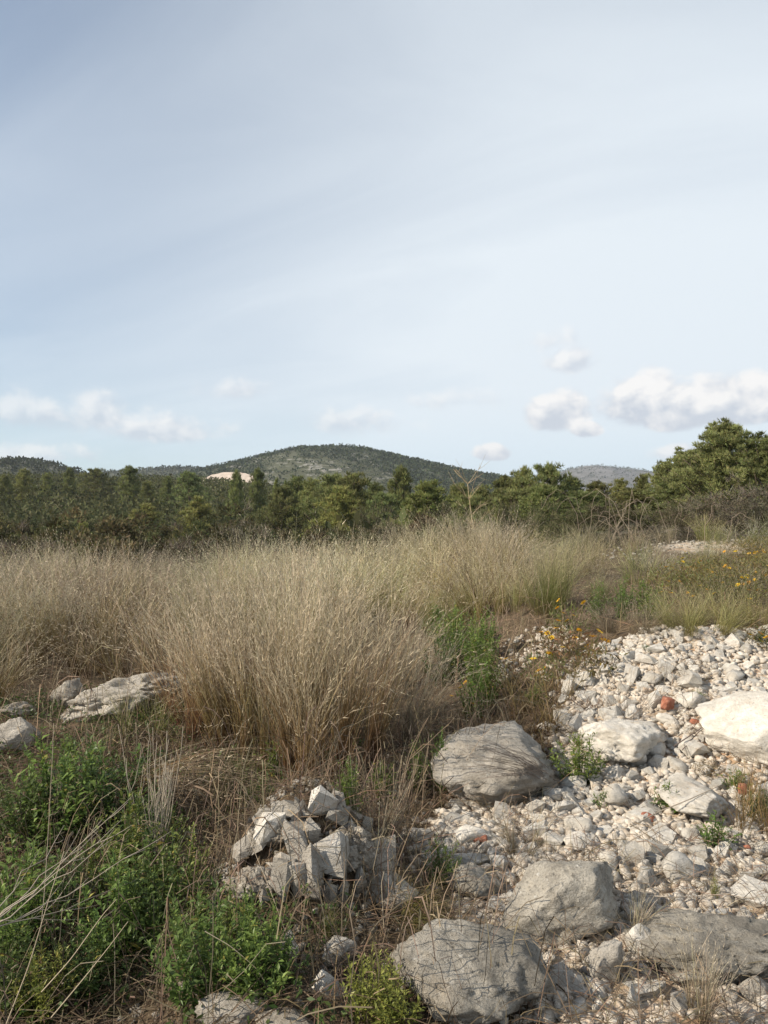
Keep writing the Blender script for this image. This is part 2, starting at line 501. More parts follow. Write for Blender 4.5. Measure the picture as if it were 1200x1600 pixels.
nz_ = fbm(co / 14.0, 4)
for v_, k in zip(bm.verts, nz_): v_.co.y += 4.0 * k; v_.co.z += .7 * k
me = bpy.data.meshes.new('bare_slope'); bm.to_mesh(me); bm.free(); me.materials.append(M_CUT)
obj('bare_slope', me, kind='structure')

# ------------------------------------------------------------------ leaf-scatter helpers
def unit(n, g=rng):
    d = g.normal(size=(n, 3)); return d / np.linalg.norm(d, axis=1, keepdims=True)

def tri_leaves(c_, d_, length, width, g, tint):
    """one thin diamond-ish triangle pair per leaf: root c_, direction d_"""
    n = len(c_)
    side = np.cross(d_, unit(n, g)); side /= np.linalg.norm(side, axis=1, keepdims=True) + 1e-9
    L = (length * np.ones(n))[:, None]; W = (width * np.ones(n))[:, None]
    v_ = np.stack([c_, c_ + d_ * L * .45 + side * W * .5, c_ + d_ * L, c_ + d_ * L * .45 - side * W * .5], 1).reshape(-1, 3)
    b = np.arange(n)[:, None] * 4
    f_ = np.concatenate([b + [0, 1, 2], b + [0, 2, 3]])
    return v_, f_, np.repeat(tint, 4, 0)

def tri_single(c_, d_, length, width, g, tint):
    n = len(c_)
    side = np.cross(d_, unit(n, g)); side /= np.linalg.norm(side, axis=1, keepdims=True) + 1e-9
    L = (length * np.ones(n))[:, None]; W = (width * np.ones(n))[:, None]
    v_ = np.stack([c_ - side * W * .5, c_ + side * W * .5, c_ + d_ * L], 1).reshape(-1, 3)
    f_ = np.arange(n)[:, None] * 3 + [0, 1, 2]
    return v_, f_, np.repeat(tint, 3, 0)

def tube(path, r0, r1, sides=5, tint=(.2, .15, .1)):
    path = np.asarray(path, float); n = len(path)
    d_ = np.gradient(path, axis=0); d_ /= np.linalg.norm(d_, axis=1, keepdims=True) + 1e-9
    ref = np.array([0.31, 0.95, 0.1]); a = np.cross(d_, ref); a /= np.linalg.norm(a, axis=1, keepdims=True) + 1e-9
    b = np.cross(d_, a)
    rr = np.linspace(r0, r1, n)[:, None, None]
    th = np.arange(sides) * 2 * math.pi / sides
    ring = path[:, None] + rr * (np.cos(th)[None, :, None] * a[:, None] + np.sin(th)[None, :, None] * b[:, None])
    v_ = ring.reshape(-1, 3)
    i, j = np.meshgrid(np.arange(n - 1), np.arange(sides), indexing='ij'); i = i.ravel(); j = j.ravel(); k = (j + 1) % sides
    f_ = np.concatenate([np.stack([i * sides + j, i * sides + k, (i + 1) * sides + k], 1), np.stack([i * sides + j, (i + 1) * sides + k, (i + 1) * sides + j], 1)])
    cap = np.stack([np.full(sides - 2, (n - 1) * sides), (n - 1) * sides + np.arange(1, sides - 1), (n - 1) * sides + np.arange(2, sides)], 1)
    return v_, np.concatenate([f_, cap]), np.tile(np.asarray(tint, float), (len(v_), 1))

def jitter_col(base, n, g, amt=.25, hue=.08):
    base = np.asarray(base, float)
    return np.clip(base * (1 + g.uniform(-amt, amt, (n, 1))) * (1 + g.uniform(-hue, hue, (n, 3))), .005, .95)

# ------------------------------------------------------------------ trees
def pine_meshes(seed, ntuft=2600, colr=(.19, .20, .075), slim=1.0, tuft=.055, loose=1.0, nb=60, crad=1.0, pw=.74):
    """young Aleppo pine one unit tall and about .75 wide: trunk with limbs, and needle tufts gathered in clumps"""
    g = np.random.default_rng(seed)
    lean = g.uniform(-.05, .05, 2)
    tz = np.linspace(-.03, .93, 9)
    tp = np.stack([lean[0] * tz + .012 * np.sin(tz * 9 + seed), lean[1] * tz + .012 * np.cos(tz * 7 + seed), tz], 1)
    wood = [tube(tp, .026, .004, 7)]
    clumps = []
    for k in range(nb):
        hgt = .06 + .88 * (k + g.uniform(0, 1)) / nb
        prof = (1 - hgt) ** pw * (.6 + .4 * min(1, hgt / .2)) * .48 * slim
        L = prof * g.uniform(.62, 1.18)
        a = k * 2.4 + g.uniform(-.5, .5)
        up = .35 + .6 * hgt + g.uniform(-.12, .15)
        base = np.array([np.interp(hgt, tz, tp[:, 0]), np.interp(hgt, tz, tp[:, 1]), hgt])
        dirh = np.array([math.cos(a), math.sin(a), 0])
        t = np.linspace(0, 1, 5)[:, None]
        path = base + dirh * L * t + np.array([0, 0, 1]) * (L * up * t ** 1.6)
        wood.append(tube(path, .009 * (1 - hgt) + .003, .0018, 4))
        for q in (1.0, .72, .45):
            if L * q < .03: continue
            c_ = base + dirh * L * q + np.array([0, 0, L * up * q ** 1.6])
            c_ = c_ + g.normal(size=3) * .03 * loose
            clumps.append((c_, g.uniform(.050, .080) * (1.0 if q > .9 else 1.2) * (1.05 - .45 * hgt) * crad, g.uniform(.7, 1.25)))
    for k in range(5):
        clumps.append((np.array([tp[-1, 0], tp[-1, 1], .93 + .012 * k]) + g.normal(size=3) * .012, .032 - .003 * k, 1.15))
    per = max(8, ntuft // len(clumps))
    C, Dn, T = [], [], []
    for c_, r, br in clumps:
        d_ = unit(per, g); d_[:, 2] = d_[:, 2] * .8 + .15
        C.append(c_ + d_ * r * g.uniform(.35, 1.0, (per, 1)) * [1.15, 1.15, .85])
        dd = d_ * .75 + np.array([0, 0, .75]) + g.normal(size=(per, 3)) * .25
        Dn.append(dd / np.linalg.norm(dd, axis=1, keepdims=True)); T.append(jitter_col(np.array(colr) * br * 1.25, per, g, .22))
    C = np.concatenate(C); Dn = np.concatenate(Dn); T = np.concatenate(T)
    reps = 4
    C4 = np.repeat(C, reps, 0); D4 = np.repeat(Dn, reps, 0) + g.normal(size=(len(C) * reps, 3)) * .42
    D4 /= np.linalg.norm(D4, axis=1, keepdims=True)
    lv = tri_single(C4, D4, g.uniform(.6, 1.3, len(C4)) * tuft, tuft * .22, g, np.repeat(T, reps, 0))
    wv = cat(wood)
    return mesh('pine_trunk', wv[0], wv[1], [M_BARK], wv[2], True), mesh('pine_crown', lv[0], lv[1], [M_NEEDLE], lv[2])

def shrub_meshes(seed, nleaf=5200, colr=(.052, .058, .026), leaf=.05, twiggy=.0, dead=(.16, .12, .09), nclump=60):
    """evergreen shrub one unit tall, about 1.2 wide: branching stems and leaves on uneven clumps"""
    g = np.random.default_rng(seed)
    wood = []
    for k in range(9):
        a = g.uniform(0, 6.28); L = g.uniform(.4, .85)
        t = np.linspace(0, 1, 5)[:, None]; out = g.uniform(.15, .55)
        path = np.array([0, 0, -.04]) + np.array([math.cos(a) * out, math.sin(a) * out, 0]) * t + np.array([0, 0, L]) * t ** .8
        wood.append(tube(path, .02, .005, 4))
    C = []
    for k in range(nclump):
        d_ = unit(1, g)[0]; d_[2] = abs(d_[2])
        rad = .52 * (1 + .22 * math.sin(3 * math.atan2(d_[1], d_[0]) + seed) + g.uniform(-.25, .18))
        c_ = np.array([d_[0] * rad * 1.1, d_[1] * rad * 1.1, .12 + d_[2] * rad * 1.5 * g.uniform(.75, 1.1)])
        C.append((c_, g.uniform(.09, .17), g.uniform(.7, 1.35)))
    per = nleaf // nclump
    P_, D_, T_ = [], [], []
    for c_, r, br in C:
        d_ = unit(per, g); d_[:, 2] = np.where(d_[:, 2] < -.3, -d_[:, 2], d_[:, 2])
        P_.append(c_ + d_ * r * g.uniform(.5, 1.05, (per, 1)))
        dd = d_ + g.normal(size=(per, 3)) * .5 + [0, 0, .3]
        D_.append(dd / np.linalg.norm(dd, axis=1, keepdims=True)); T_.append(jitter_col(np.array(colr) * br, per, g, .3, .1))
    P_ = np.concatenate(P_); D_ = np.concatenate(D_); T_ = np.concatenate(T_)
    lv = tri_leaves(P_, D_, g.uniform(.6, 1.3, len(P_)) * leaf, leaf * .55, g, T_)
    tw = None
    if twiggy > 0:
        n = int(900 * twiggy)
        c_ = P_[g.integers(0, len(P_), n)]; d_ = c_ - [0, 0, .1]; d_ = d_ / np.linalg.norm(d_, axis=1, keepdims=True) + g.normal(size=(n, 3)) * .45
        d_ /= np.linalg.norm(d_, axis=1, keepdims=True)
        tw = tri_single(c_, d_, g.uniform(.08, .26, n), .007, g, jitter_col(dead, n, g, .3))
    wv = cat(wood)
    a = mesh('shrub_stems', wv[0], wv[1], [M_BARK], wv[2], True)
    b = mesh('shrub_leaves', lv[0], lv[1], [M_MAQUIS], lv[2])
    return (a, b, mesh('shrub_twigs', tw[0], tw[1], [M_TWIG], tw[2]) if tw else None)

PINES = [pine_meshes(20, 3600), pine_meshes(21, 3600, (.17, .185, .07), .85), pine_meshes(22, 3600, (.205, .215, .08), 1.1), pine_meshes(23, 3600, (.24, .25, .085), .95), pine_meshes(24, 3600, (.175, .19, .075), 1.25)]
PINE_NEAR = [pine_meshes(31, 15000, (.20, .21, .085), 1.05, .034, nb=120, crad=.78, pw=.85), pine_meshes(32, 15000, (.185, .19, .075), 1.2, .034, nb=120, crad=.78, pw=.7)]
SHRUBS = [shrub_meshes(40, colr=(.085, .084, .038)), shrub_meshes(41, colr=(.098, .092, .040)), shrub_meshes(42, colr=(.125, .105, .055)), shrub_meshes(43, colr=(.075, .082, .038)), shrub_meshes(44, colr=(.112, .112, .046))]
SHRUB_NEAR = [shrub_meshes(50, 12000, (.115, .115, .060), .032, 1.0, nclump=90), shrub_meshes(51, 9000, (.135, .118, .078), .030, 2.2, (.19, .16, .13), nclump=80), shrub_meshes(52, 12000, (.13, .135, .062), .030, .5, nclump=90)]

def place_pine(px, top, wpx, D, var, label, group=None, near=False):
    x, y = (px - 600) / F * D, D
    zb = h1(x, y) - .15
    ht = EYE + (800 - top) / F * D - zb
    wd = wpx / F * D * random.uniform(1.0, 1.3)
    e = obj('pine_tree', None, None, (x, y, zb), random.uniform(0, 6.28), label=label, category='pine tree')
    if group: e['group'] = group
    tm, cm = (PINE_NEAR if near else PINES)[var]
    s = (wd / .92, wd / .92, ht / .97)
    obj('trunk', tm, e, scale=s)
    c_ = obj('crown', cm, e, scale=s); c_['kind'] = 'stuff'
    return e

def place_shrub(px, top, wpx, D, meshes, label, group=None, cat_='shrub'):
    x, y = (px - 600) / F * D, D
    zb = h1(x, y) - .1
    ht = max(.5, EYE + (800 - top) / F * D - zb); wd = wpx / F * D
    return shrub_at(x, y, zb, ht, wd, meshes, label, group)

def shrub_at(x, y, zb, ht, wd, meshes, label, group=None):
    e = obj('maquis_shrub', None, None, (x, y, zb), random.uniform(0, 6.28), label=label, category='shrub')
    if group: e['group'] = group
    s = (wd / 1.2, wd / 1.2, ht / .98)
    obj('stem', meshes[0], e, scale=s)
    o = obj('foliage', meshes[1], e, scale=s); o['kind'] = 'stuff'
    if meshes[2]:
        o = obj('twigs', meshes[2], e, scale=s); o['kind'] = 'stuff'
    return e

G_SL, G_C, G_R = 'pines on the scrubby slope', 'pines of the middle tree line', 'pines of the right tree line'
pine_list = [
    # left slope
    (205, 733, 46, 150, 0, 'full upright pine breaking the skyline left of the bare pinkish slope', G_SL),
    (150, 736, 46, 165, 4, 'broad round pine on the skyline just left of the tallest slope pine', G_SL),
    (109, 735, 28, 170, 1, 'small narrow pine at the foot of the far-left hill', G_SL),
    (36, 738, 42, 150, 2, 'pine below the crest of the far-left hill at the picture edge', G_SL),
    (74, 742, 30, 165, 0, 'small rounded pine between two others under the far-left hill', G_SL),
    (6, 746, 40, 140, 1, 'pine cut by the left picture edge below the hill', G_SL),
    (297, 743, 54, 130, 4, 'wide pine just left of the bare pinkish slope', G_SL),
    (262, 749, 36, 145, 1, 'slim pine left of the wide pine by the bare slope', G_SL),
    (232, 756, 32, 140, 2, 'low pine at the right foot of the tallest slope pine', G_SL),
    (312, 786, 74, 82, 3, 'pale green bushy pine low on the slope below the bare pinkish patch', G_SL),
    (228, 795, 70, 90, 3, 'light green low pine in the middle of the dark slope scrub', G_SL),
    (370, 743, 34, 115, 1, 'pointed pine standing in front of the bare pinkish slope', G_SL),
    (405, 739, 40, 118, 0, 'pine at the right end of the bare pinkish slope', G_SL),
    (431, 758, 28, 98, 3, 'small yellow-green narrow pine right of the bare slope', G_SL),
    (130, 832, 60, 42, 3, 'low light green pine sapling above the pale grass at left', G_SL),
    # middle
    (463, 752, 62, 92, 0, 'pine at the left end of the middle tree line under the hill', G_C),
    (489, 757, 66, 84, 2, 'rounded pine left of the densest middle pines', G_C),
    (517, 750, 84, 76, 4, 'tall full pine under the summit of the central hill', G_C),
    (549, 748, 92, 74, 0, 'broad pine just right of the one under the hill summit', G_C),
    (588, 762, 72, 82, 1, 'dark pine in the dip of the middle tree line', G_C),
    (628, 740, 70, 70, 1, 'tall slim pine rising above the middle tree line', G_C),
    (668, 764, 112, 58, 3, 'bright green spreading pine in front of the hill slope', G_C),
    (716, 766, 84, 64, 2, 'pine behind the bare pale sapling', G_C),
    (752, 768, 74, 62, 1, 'low pine right of the bare pale sapling', G_C),
    (440, 768, 60, 78, 4, 'low bushy pine at the foot of the left middle pines', G_C), (533, 772, 90, 62, 3, 'light green bushy pine in front of the summit pines', G_C), (604, 778, 80, 66, 4, 'rounded bushy pine in front of the dip', G_C), (645, 785, 70, 60, 2, 'low round pine left of the bright spreading pine', G_C), (735, 782, 80, 50, 4, 'bushy pine in front of the bare sapling gap', G_C),
    # right
    (800, 772, 90, 46, 4, 'bushy pine low in front of the pointed pine', G_R), (845, 768, 90, 44, 2, 'full pine in front of the tall pine by the far hill', G_R), (915, 772, 90, 43, 4, 'bushy pine in front of the far hill foot', G_R), (985, 768, 90, 42, 0, 'bushy pine in front of the far hill right slope', G_R), (1055, 760, 90, 40, 4, 'bushy pine in front of the rounded right pine', G_R),
    (785, 752, 72, 60, 0, 'pine where the central hill slope meets the right tree line', G_R),
    (820, 740, 76, 56, 2, 'pointed pine at the end of the central hill slope', G_R),
    (856, 734, 80, 52, 4, 'tall pine just left of the far grey hill', G_R),
    (893, 752, 78, 54, 1, 'pine in front of the left foot of the far grey hill', G_R),
    (930, 757, 74, 56, 0, 'low pine beneath the summit of the far grey hill', G_R),
    (968, 755, 60, 52, 2, 'pine beneath the right slope of the far grey hill', G_R),
    (1003, 749, 60, 48, 1, 'pine at the right foot of the far grey hill', G_R),
    (1040, 728, 92, 46, 0, 'rounded pine between the far grey hill and the tallest pine', G_R),
    (1078, 735, 62, 44, 2, 'pine at the left side of the tallest pine', G_R),
]
for k, (a, b, c_, D, v_, lab, grp) in enumerate(pine_list):
    place_pine(a, b, c_, D, v_, lab, grp)
place_pine(1128, 668, 150, 38, 0, 'tallest pine of all, rising at the right against the clouds', G_R, True)
place_pine(1192, 690, 150, 36, 1, 'tall dark pine cut by the right picture edge', G_R, True)
place_pine(1085, 712, 120, 41, 1, 'full green pine left of and behind the tallest pine', G_R, True)
place_pine(1160, 712, 120, 40, 0, 'green pine filling the gap between the two tall right pines', G_R, True)

# shrubs at the right, near enough to tell apart
near_shrubs = [
    (965, 792, 118, 30, 0, 'big dark green shrub with bare twigs right of the tall green grass'),
    (905, 795, 90, 31, 2, 'mid green shrub behind the tall green-tinged grass tussock'),
    (1025, 790, 100, 29, 2, 'dense green shrub left of the grey thicket'),
    (1075, 790, 100, 25, 0, 'dark twiggy thicket below the tallest pine'),
    (1150, 772, 140, 26, 1, 'large grey-brown thicket below the tall pines at right'),
    (1215, 765, 130, 25, 1, 'grey-brown thicket at the right picture edge'),
    (1100, 782, 110, 31, 0, 'dark shrub tucked between the thicket and the tallest pine'),
    (1000, 822, 90, 22, 1, 'low tangled brown thicket behind the grassy bank'),
    (935, 826, 80, 21, 1, 'low twiggy brown shrub just right of the tall green-tinged grass'),
    (1095, 826, 100, 20, 1, 'low grey shrub above the pale stony bank'),
    (848, 790, 70, 34, 2, 'green shrub between the right pines and the tall grass'),
    (805, 800, 70, 36, 0, 'dark shrub at the foot of the pointed pine'),
    (760, 806, 60, 36, 2, 'green shrub right of the bare sapling base'),
    (590, 806, 80, 44, 0, 'dark shrub above the middle of the tall grass'),
    (700, 808, 70, 40, 2, 'green shrub behind the bare pale sapling'),
]
for a, b, c_, D, v_, lab in near_shrubs:
    place_shrub(a, b, c_, D, SHRUB_NEAR[v_], lab, 'shrubs behind the grass')
for a, b, c_, D, lab in ((385, 828, 110, 17, 'purple-brown bare shrub behind the pale grass, left of the tallest grass'), (285, 850, 120, 19, 'dull brown low shrub behind the pale grass at left'), (40, 850, 120, 18, 'dull brown low shrub behind the grass at the left edge'), (610, 838, 50, 17, 'small purple-brown bare shrub in the middle of the tall grass')):
    place_shrub(a, b, c_, D, SHRUB_NEAR[1], lab, 'shrubs behind the grass')

# the scrub on the slope: individual shrubs in front, farther ones as a mass
gs = np.random.default_rng(77)
cells = {}
cand = []
for k in range(9000):
    D = 30 + 290 * gs.uniform() ** 1.3
    px_i = gs.uniform(-130, 1330)
    if D < 45 and px_i > 640: continue
    x, y = (px_i - 600) / F * D, D
    wd = gs.uniform(2.6, 5.0)
    key = (int(x // 2.4), int(y // 2.8))
    if key in cells: continue
    cells[key] = 1
    cand.append((D, px_i, x, y, wd))
cand.sort()
PINE_NAMES = ['tallest slope pine', 'broad round skyline pine', 'small narrow pine', 'far-left crest pine', 'small rounded pine', 'left-edge pine', 'wide pine by the bare slope', 'slim pine by the bare slope', 'low pine near the tallest one', 'pale green bushy pine', 'light green low pine', 'pointed pine before the bare slope', 'pine right of the bare slope', 'yellow-green narrow pine', 'light green pine sapling', 'leftmost middle pine', 'rounded middle pine', 'tall pine under the summit', 'broad pine under the summit', 'dark pine in the dip', 'tall slim middle pine', 'bright green spreading pine', 'pine behind the bare sapling', 'low pine beside the bare sapling', 'low bushy middle pine', 'light green summit-foot pine', 'rounded bushy pine', 'low round middle pine', 'bushy pine near the sapling', 'bushy pine before the pointed one', 'full pine before the far hill', 'bushy pine at the far hill', 'bushy pine under the far slope', 'bushy pine before the rounded one', 'pine at the hill slope end', 'pointed right pine', 'tall pine by the far hill', 'pine at the far hill foot', 'low pine under the far hill', 'pine under the far hill slope', 'pine right of the far hill', 'rounded right pine', 'pine beside the tallest one']
def zone(px_i, D):
    x, z = (px_i - 600) / F * D, h1((px_i - 600) / F * D, D) + 1.2
    k = min(range(len(pine_list)), key=lambda q: abs(px_i - pine_list[q][0]) + .35 * abs(D - pine_list[q][3]))
    ref = pine_list[k]
    rel = ('left of' if px_i < ref[0] else 'right of') if abs(px_i - ref[0]) > 30 else ('in front of' if D < ref[3] else 'behind')
    size = 'low on the slope' if D < 65 else 'midway up the slope' if D < 110 else 'far up the slope'
    if px_i > 470: size = 'in the tree line'
    return 'evergreen shrub ' + size + ' ' + rel + ' the ' + PINE_NAMES[k]
seen = [c_ for c_ in cand if c_[1] < 1240 and c_[1] > -40]
cand = [(D, p_, x, y, min(wd, 2.4) if p_ > 760 else wd) for D, p_, x, y, wd in cand]
seen = [c_ for c_ in cand if -40 < c_[1] < 1240]
front = [c_ for c_ in seen if c_[1] < 470 and c_[0] < 200][:230] + [c_ for c_ in seen if c_[1] >= 470 and 45 < c_[0] < 100][:55]
fset = set(id(c_) for c_ in front)
for D, px_i, x, y, wd in front:
    shrub_at(x, y, h1(x, y) - .2, wd * gs.uniform(.62, .95) * (.75 if px_i > 760 else 1), wd, SHRUBS[gs.integers(0, 5)], zone(px_i, D), 'evergreen shrubs of the slope and tree lines')
# mass of the rest, low detail clumps
def clump_mass(items, colr, leaf, per, seed, spread=.5):
    g = np.random.default_rng(seed)
    V, D_, T, L = [], [], [], []
    for x, y, z, wd, ht in items:
        n = per
        d_ = unit(n, g); d_[:, 2] = np.abs(d_[:, 2])
        p = np.array([x, y, z]) + d_ * [wd * .5, wd * .5, ht] * g.uniform(.75, 1.05, (n, 1))
        V.append(p); dd = d_ + g.normal(size=(n, 3)) * spread; D_.append(dd / np.linalg.norm(dd, axis=1, keepdims=True))
        T.append(jitter_col(np.array(colr) * g.uniform(.65, 1.4), n, g, .25, .08)); L.append(np.full(n, leaf * wd) * g.uniform(.6, 1.3, n))
    V = np.concatenate(V); D_ = np.concatenate(D_); T = np.concatenate(T); L = np.concatenate(L)
    return tri_leaves(V, D_, L, L * .7, g, T)
rest = [(x, y, h1(x, y) - .2, wd * 1.1, wd * .8) for c_ in cand if id(c_) not in fset for (D, px_i, x, y, wd) in [c_] if D > 40 and -60 < px_i < 1260]
lv = clump_mass(rest, (.095, .094, .042), .14, 40, 5)
obj('scrub_undergrowth', mesh('scrub', *lv[:2], [M_MAQUIS], lv[2]), kind='stuff', label='dense dark evergreen scrub filling the slope between the pines', category='scrub')

def hill_scrub(name, hv, n, seed, size, colr, label, bias=None, per=12):
    g = np.random.default_rng(seed)
    nr, nth, _ = hv.shape
    items = []
    while len(items) < n:
        i = g.uniform(.12, .56) * (nr - 1); j = g.uniform(.02, .98) * (nth - 1)
        i0, j0 = int(i), int(j)
        p = hv[i0, j0] + (hv[i0 + 1, j0] - hv[i0, j0]) * (i - i0) + (hv[i0, j0 + 1] - hv[i0, j0]) * (j - j0)
        if bias is not None and g.uniform() > bias(p, j / nth): continue
        s = size * g.uniform(.5, 1.35)
        items.append((p[0], p[1], p[2] - .1 * s, s, s * g.uniform(.4, .8)))
    lv = clump_mass(items, colr, .42, per, seed, .6)
    obj(name, mesh(name, *lv[:2], [M_HILLVEG], lv[2]), kind='stuff', label=label, category='scrub')

def bias_main(p, t):
    clusters = perlin(np.array([[p[0] / 60, p[1] / 60, .5]]))[0]
    return np.clip(.42 + .9 * float(sstep(.48, .72, t)) + .5 * clusters, .05, 1)
hill_scrub('hill_vegetation', hv_main, 9000, 61, 4.2, (.062, .075, .040), 'dark shrubs and small pines dotting the central hill', bias_main)
hill_scrub('hill_vegetation', hv_left, 2400, 62, 4.0, (.068, .075, .038), 'dark shrubs covering the far-left hill')
hill_scrub('hill_vegetation', hv_ridge, 2600, 63, 5.5, (.066, .075, .042), 'dark shrubs along the low ridge behind the slope')
hill_scrub('hill_vegetation', hv_far, 1500, 64, 8.0, (.07, .075, .045), 'sparse shrubs on the far grey hill', per=8)

# ------------------------------------------------------------------ grass
def tussock(seed, n, ht, rad, lean=(0, 0), splay=.28, bend=.3, width=.0035, heads=.62, spike=9, leaves=.4,
            base=(.24, .135, .065), mid=(.40, .30, .13), tip=(.66, .56, .36), hvar=.22, kink=.0):
    """tussock of culms with feathery heads and narrower leaves around the foot; origin at its base"""
    g = np.random.default_rng(seed)
    base, mid, tip = map(np.array, (base, mid, tip))
    parts = []
    for kind in (0, 1):
        N = n if kind == 0 else int(n * leaves)
        if N == 0: continue
        nsub = max(4, int(rad * 34))
        if kind == 0:
            sa0 = g.uniform(0, 6.283, nsub); sr0 = rad * np.sqrt(g.uniform(0, 1, nsub)); slen = g.uniform(.74, 1.14, nsub); sdir = g.normal(size=(nsub, 2)) * splay * .42; stone_ = g.uniform(.68, 1.15, nsub)
        sub = g.integers(0, nsub, N)
        cx_ = np.cos(sa0[sub]) * sr0[sub] + g.normal(size=N) * rad * .075; cy_ = np.sin(sa0[sub]) * sr0[sub] + g.normal(size=N) * rad * .075
        root = np.stack([cx_, cy_, np.full(N, -.03)], 1)
        a = np.arctan2(cy_, cx_); rr = np.minimum(np.hypot(cx_, cy_), rad * 1.2)
        L = ht * slen[sub] * (.50 + .62 * g.beta(2.0, 1.7, N)) * np.where(g.uniform(size=N) < .06, 1.15, 1.0) * (1.0 if kind == 0 else .62)
        L = np.clip(L, ht * .25, ht * 1.3)
        out = np.stack([np.cos(a), np.sin(a)], 1) * (rr / rad)[:, None] * splay + sdir[sub] + g.normal(size=(N, 2)) * splay * .34 + np.array(lean)
        b2 = g.normal(size=(N, 2)) * bend * .55 + np.stack([np.cos(a), np.sin(a)], 1) * bend * (.5 if kind == 0 else .9) * g.uniform(0, 1, (N, 1)) + np.array(lean) * .5
        b2 = b2 * np.where(g.uniform(size=N) < .10, 2.6, 1.0)[:, None]
        S = 6
        t = np.linspace(0, 1, S)[None, :, None]
        hor = out[:, None] * t + b2[:, None] * t ** 2.2
        hor = hor * L[:, None, None]
        zz = L[:, None] * (t[..., 0] - (.5 * np.linalg.norm(out[:, None] + b2[:, None] * t, axis=2) ** 2) * t[..., 0] ** 1.3)
        P_ = np.concatenate([root[:, None, :2] + hor, (root[:, None, 2] + zz)[..., None]], 2)
        wd = width * (1 if kind == 0 else .9) * g.uniform(.5, 1.5, N)
        sa_ = g.uniform(0, 3.1416, N)
        side = np.stack([np.cos(sa_), np.sin(sa_), np.zeros(N)], 1)[:, None]
        wprof = np.array([1, 1, .9, .75, .55, .12])[None, :, None]
        Lf = P_ - side * wd[:, None, None] * wprof * .5; Rt = P_ + side * wd[:, None, None] * wprof * .5
        v_ = np.stack([Lf, Rt], 2).reshape(-1, 3)
        b0 = (np.arange(N) * S * 2)[:, None, None] + (np.arange(S - 1) * 2)[None, :, None]
        f_ = np.concatenate([b0 + np.array([0, 1, 3]), b0 + np.array([0, 3, 2])], 1).reshape(-1, 3)
        tt = np.linspace(0, 1, S)
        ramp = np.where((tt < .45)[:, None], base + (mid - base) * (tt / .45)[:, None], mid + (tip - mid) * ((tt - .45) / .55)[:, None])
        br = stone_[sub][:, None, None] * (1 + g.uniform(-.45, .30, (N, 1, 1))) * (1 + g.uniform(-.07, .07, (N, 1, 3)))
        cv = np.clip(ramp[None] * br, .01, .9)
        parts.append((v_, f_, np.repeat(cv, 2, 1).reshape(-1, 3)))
        if kind == 0 and heads > 0:
            sel = np.where(g.uniform(size=N) < heads)[0]
            K = spike; hb = g.uniform(.62, 1.18, (len(sel), 1))
            tq = np.linspace(.66, 1.0, K)
            for q in tq:
                seg = min(int(q * (S - 1)), S - 2); fr = q * (S - 1) - seg
                c_ = P_[sel, seg] * (1 - fr) + P_[sel, seg + 1] * fr
                ax = P_[sel, seg + 1] - P_[sel, seg]; ax /= np.linalg.norm(ax, axis=1, keepdims=True) + 1e-9
                d_ = ax * 1.1 + unit(len(sel), g) * .55
                d_ /= np.linalg.norm(d_, axis=1, keepdims=True)
                ln = g.uniform(.02, .055, len(sel)) * (1.25 - .5 * (q - .66) / .34) * (ht / 1.1)
                parts.append(tri_single(c_, d_, ln, width * 1.35, g, np.clip(tip * hb * (1 + g.uniform(-.15, .15, (len(sel), 1))), .01, .9)))
    return cat(parts)

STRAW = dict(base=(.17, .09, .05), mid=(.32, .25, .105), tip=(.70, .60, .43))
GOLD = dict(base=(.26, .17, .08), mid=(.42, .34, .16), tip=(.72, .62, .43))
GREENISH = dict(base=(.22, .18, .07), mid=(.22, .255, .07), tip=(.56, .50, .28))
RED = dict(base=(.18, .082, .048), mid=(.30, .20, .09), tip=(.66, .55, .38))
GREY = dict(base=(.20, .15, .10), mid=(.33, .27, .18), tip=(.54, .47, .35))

def place_tussock(px, py, top, data, label, ht_ref, group='tall grass tussocks', rz=None):
    p = at(px, py)
    ht = EYE + (800 - top) / F * p.y - p.z
    s = ht / ht_ref
    me_ = mesh('tussock_blades', data[0], data[1], [M_GRASS], data[2])
    e = obj('grass_tussock', None, None, p, rz if rz is not None else random.uniform(0, 6.28), (s, s, s), label=label, category='grass tussock', group=group)
    b = obj('blades', me_, e); b['kind'] = 'stuff'
    return e

TH = 1.12
place_tussock(395, 1185, 880, tussock(101, 640, 1.15, .30, splay=.20, bend=.30, **STRAW), 'large dense straw tussock with reddish feet in the picture middle', TH)
place_tussock(505, 1212, 885, tussock(102, 520, 1.15, .25, splay=.17, bend=.28, **RED), 'tall straw tussock standing nearest, right of the densest one', TH)
place_tussock(310, 1150, 905, tussock(103, 470, 1.15, .28, splay=.28, bend=.38, **RED), 'straw tussock left of the densest one, right of the rock ledge', TH)
place_tussock(450, 1120, 860, tussock(113, 460, 1.15, .28, splay=.20, bend=.28, **STRAW), 'pale straw tussock just behind the densest middle one', TH)
place_tussock(592, 1160, 935, tussock(104, 260, 1.1, .30, splay=.30, bend=.40, spike=7, **GREY), 'thin greyish tussock leaning right beside the tall green weeds', TH)
place_tussock(640, 1065, 905, tussock(105, 380, 1.1, .34, splay=.32, bend=.42, **GREY), 'greyish dry tussock behind the thin one, left of the green weeds', 1.36)
place_tussock(850, 958, 838, tussock(106, 900, 1.15, .50, splay=.40, bend=.35, **GREENISH), 'big round green-tinged tussock right of the pale grass', 1.14)
place_tussock(765, 962, 850, tussock(107, 750, 1.15, .48, splay=.38, bend=.35, base=(.28, .22, .09), mid=(.36, .33, .11), tip=(.66, .58, .38)), 'yellow-green tussock just left of the big round one', 1.22)
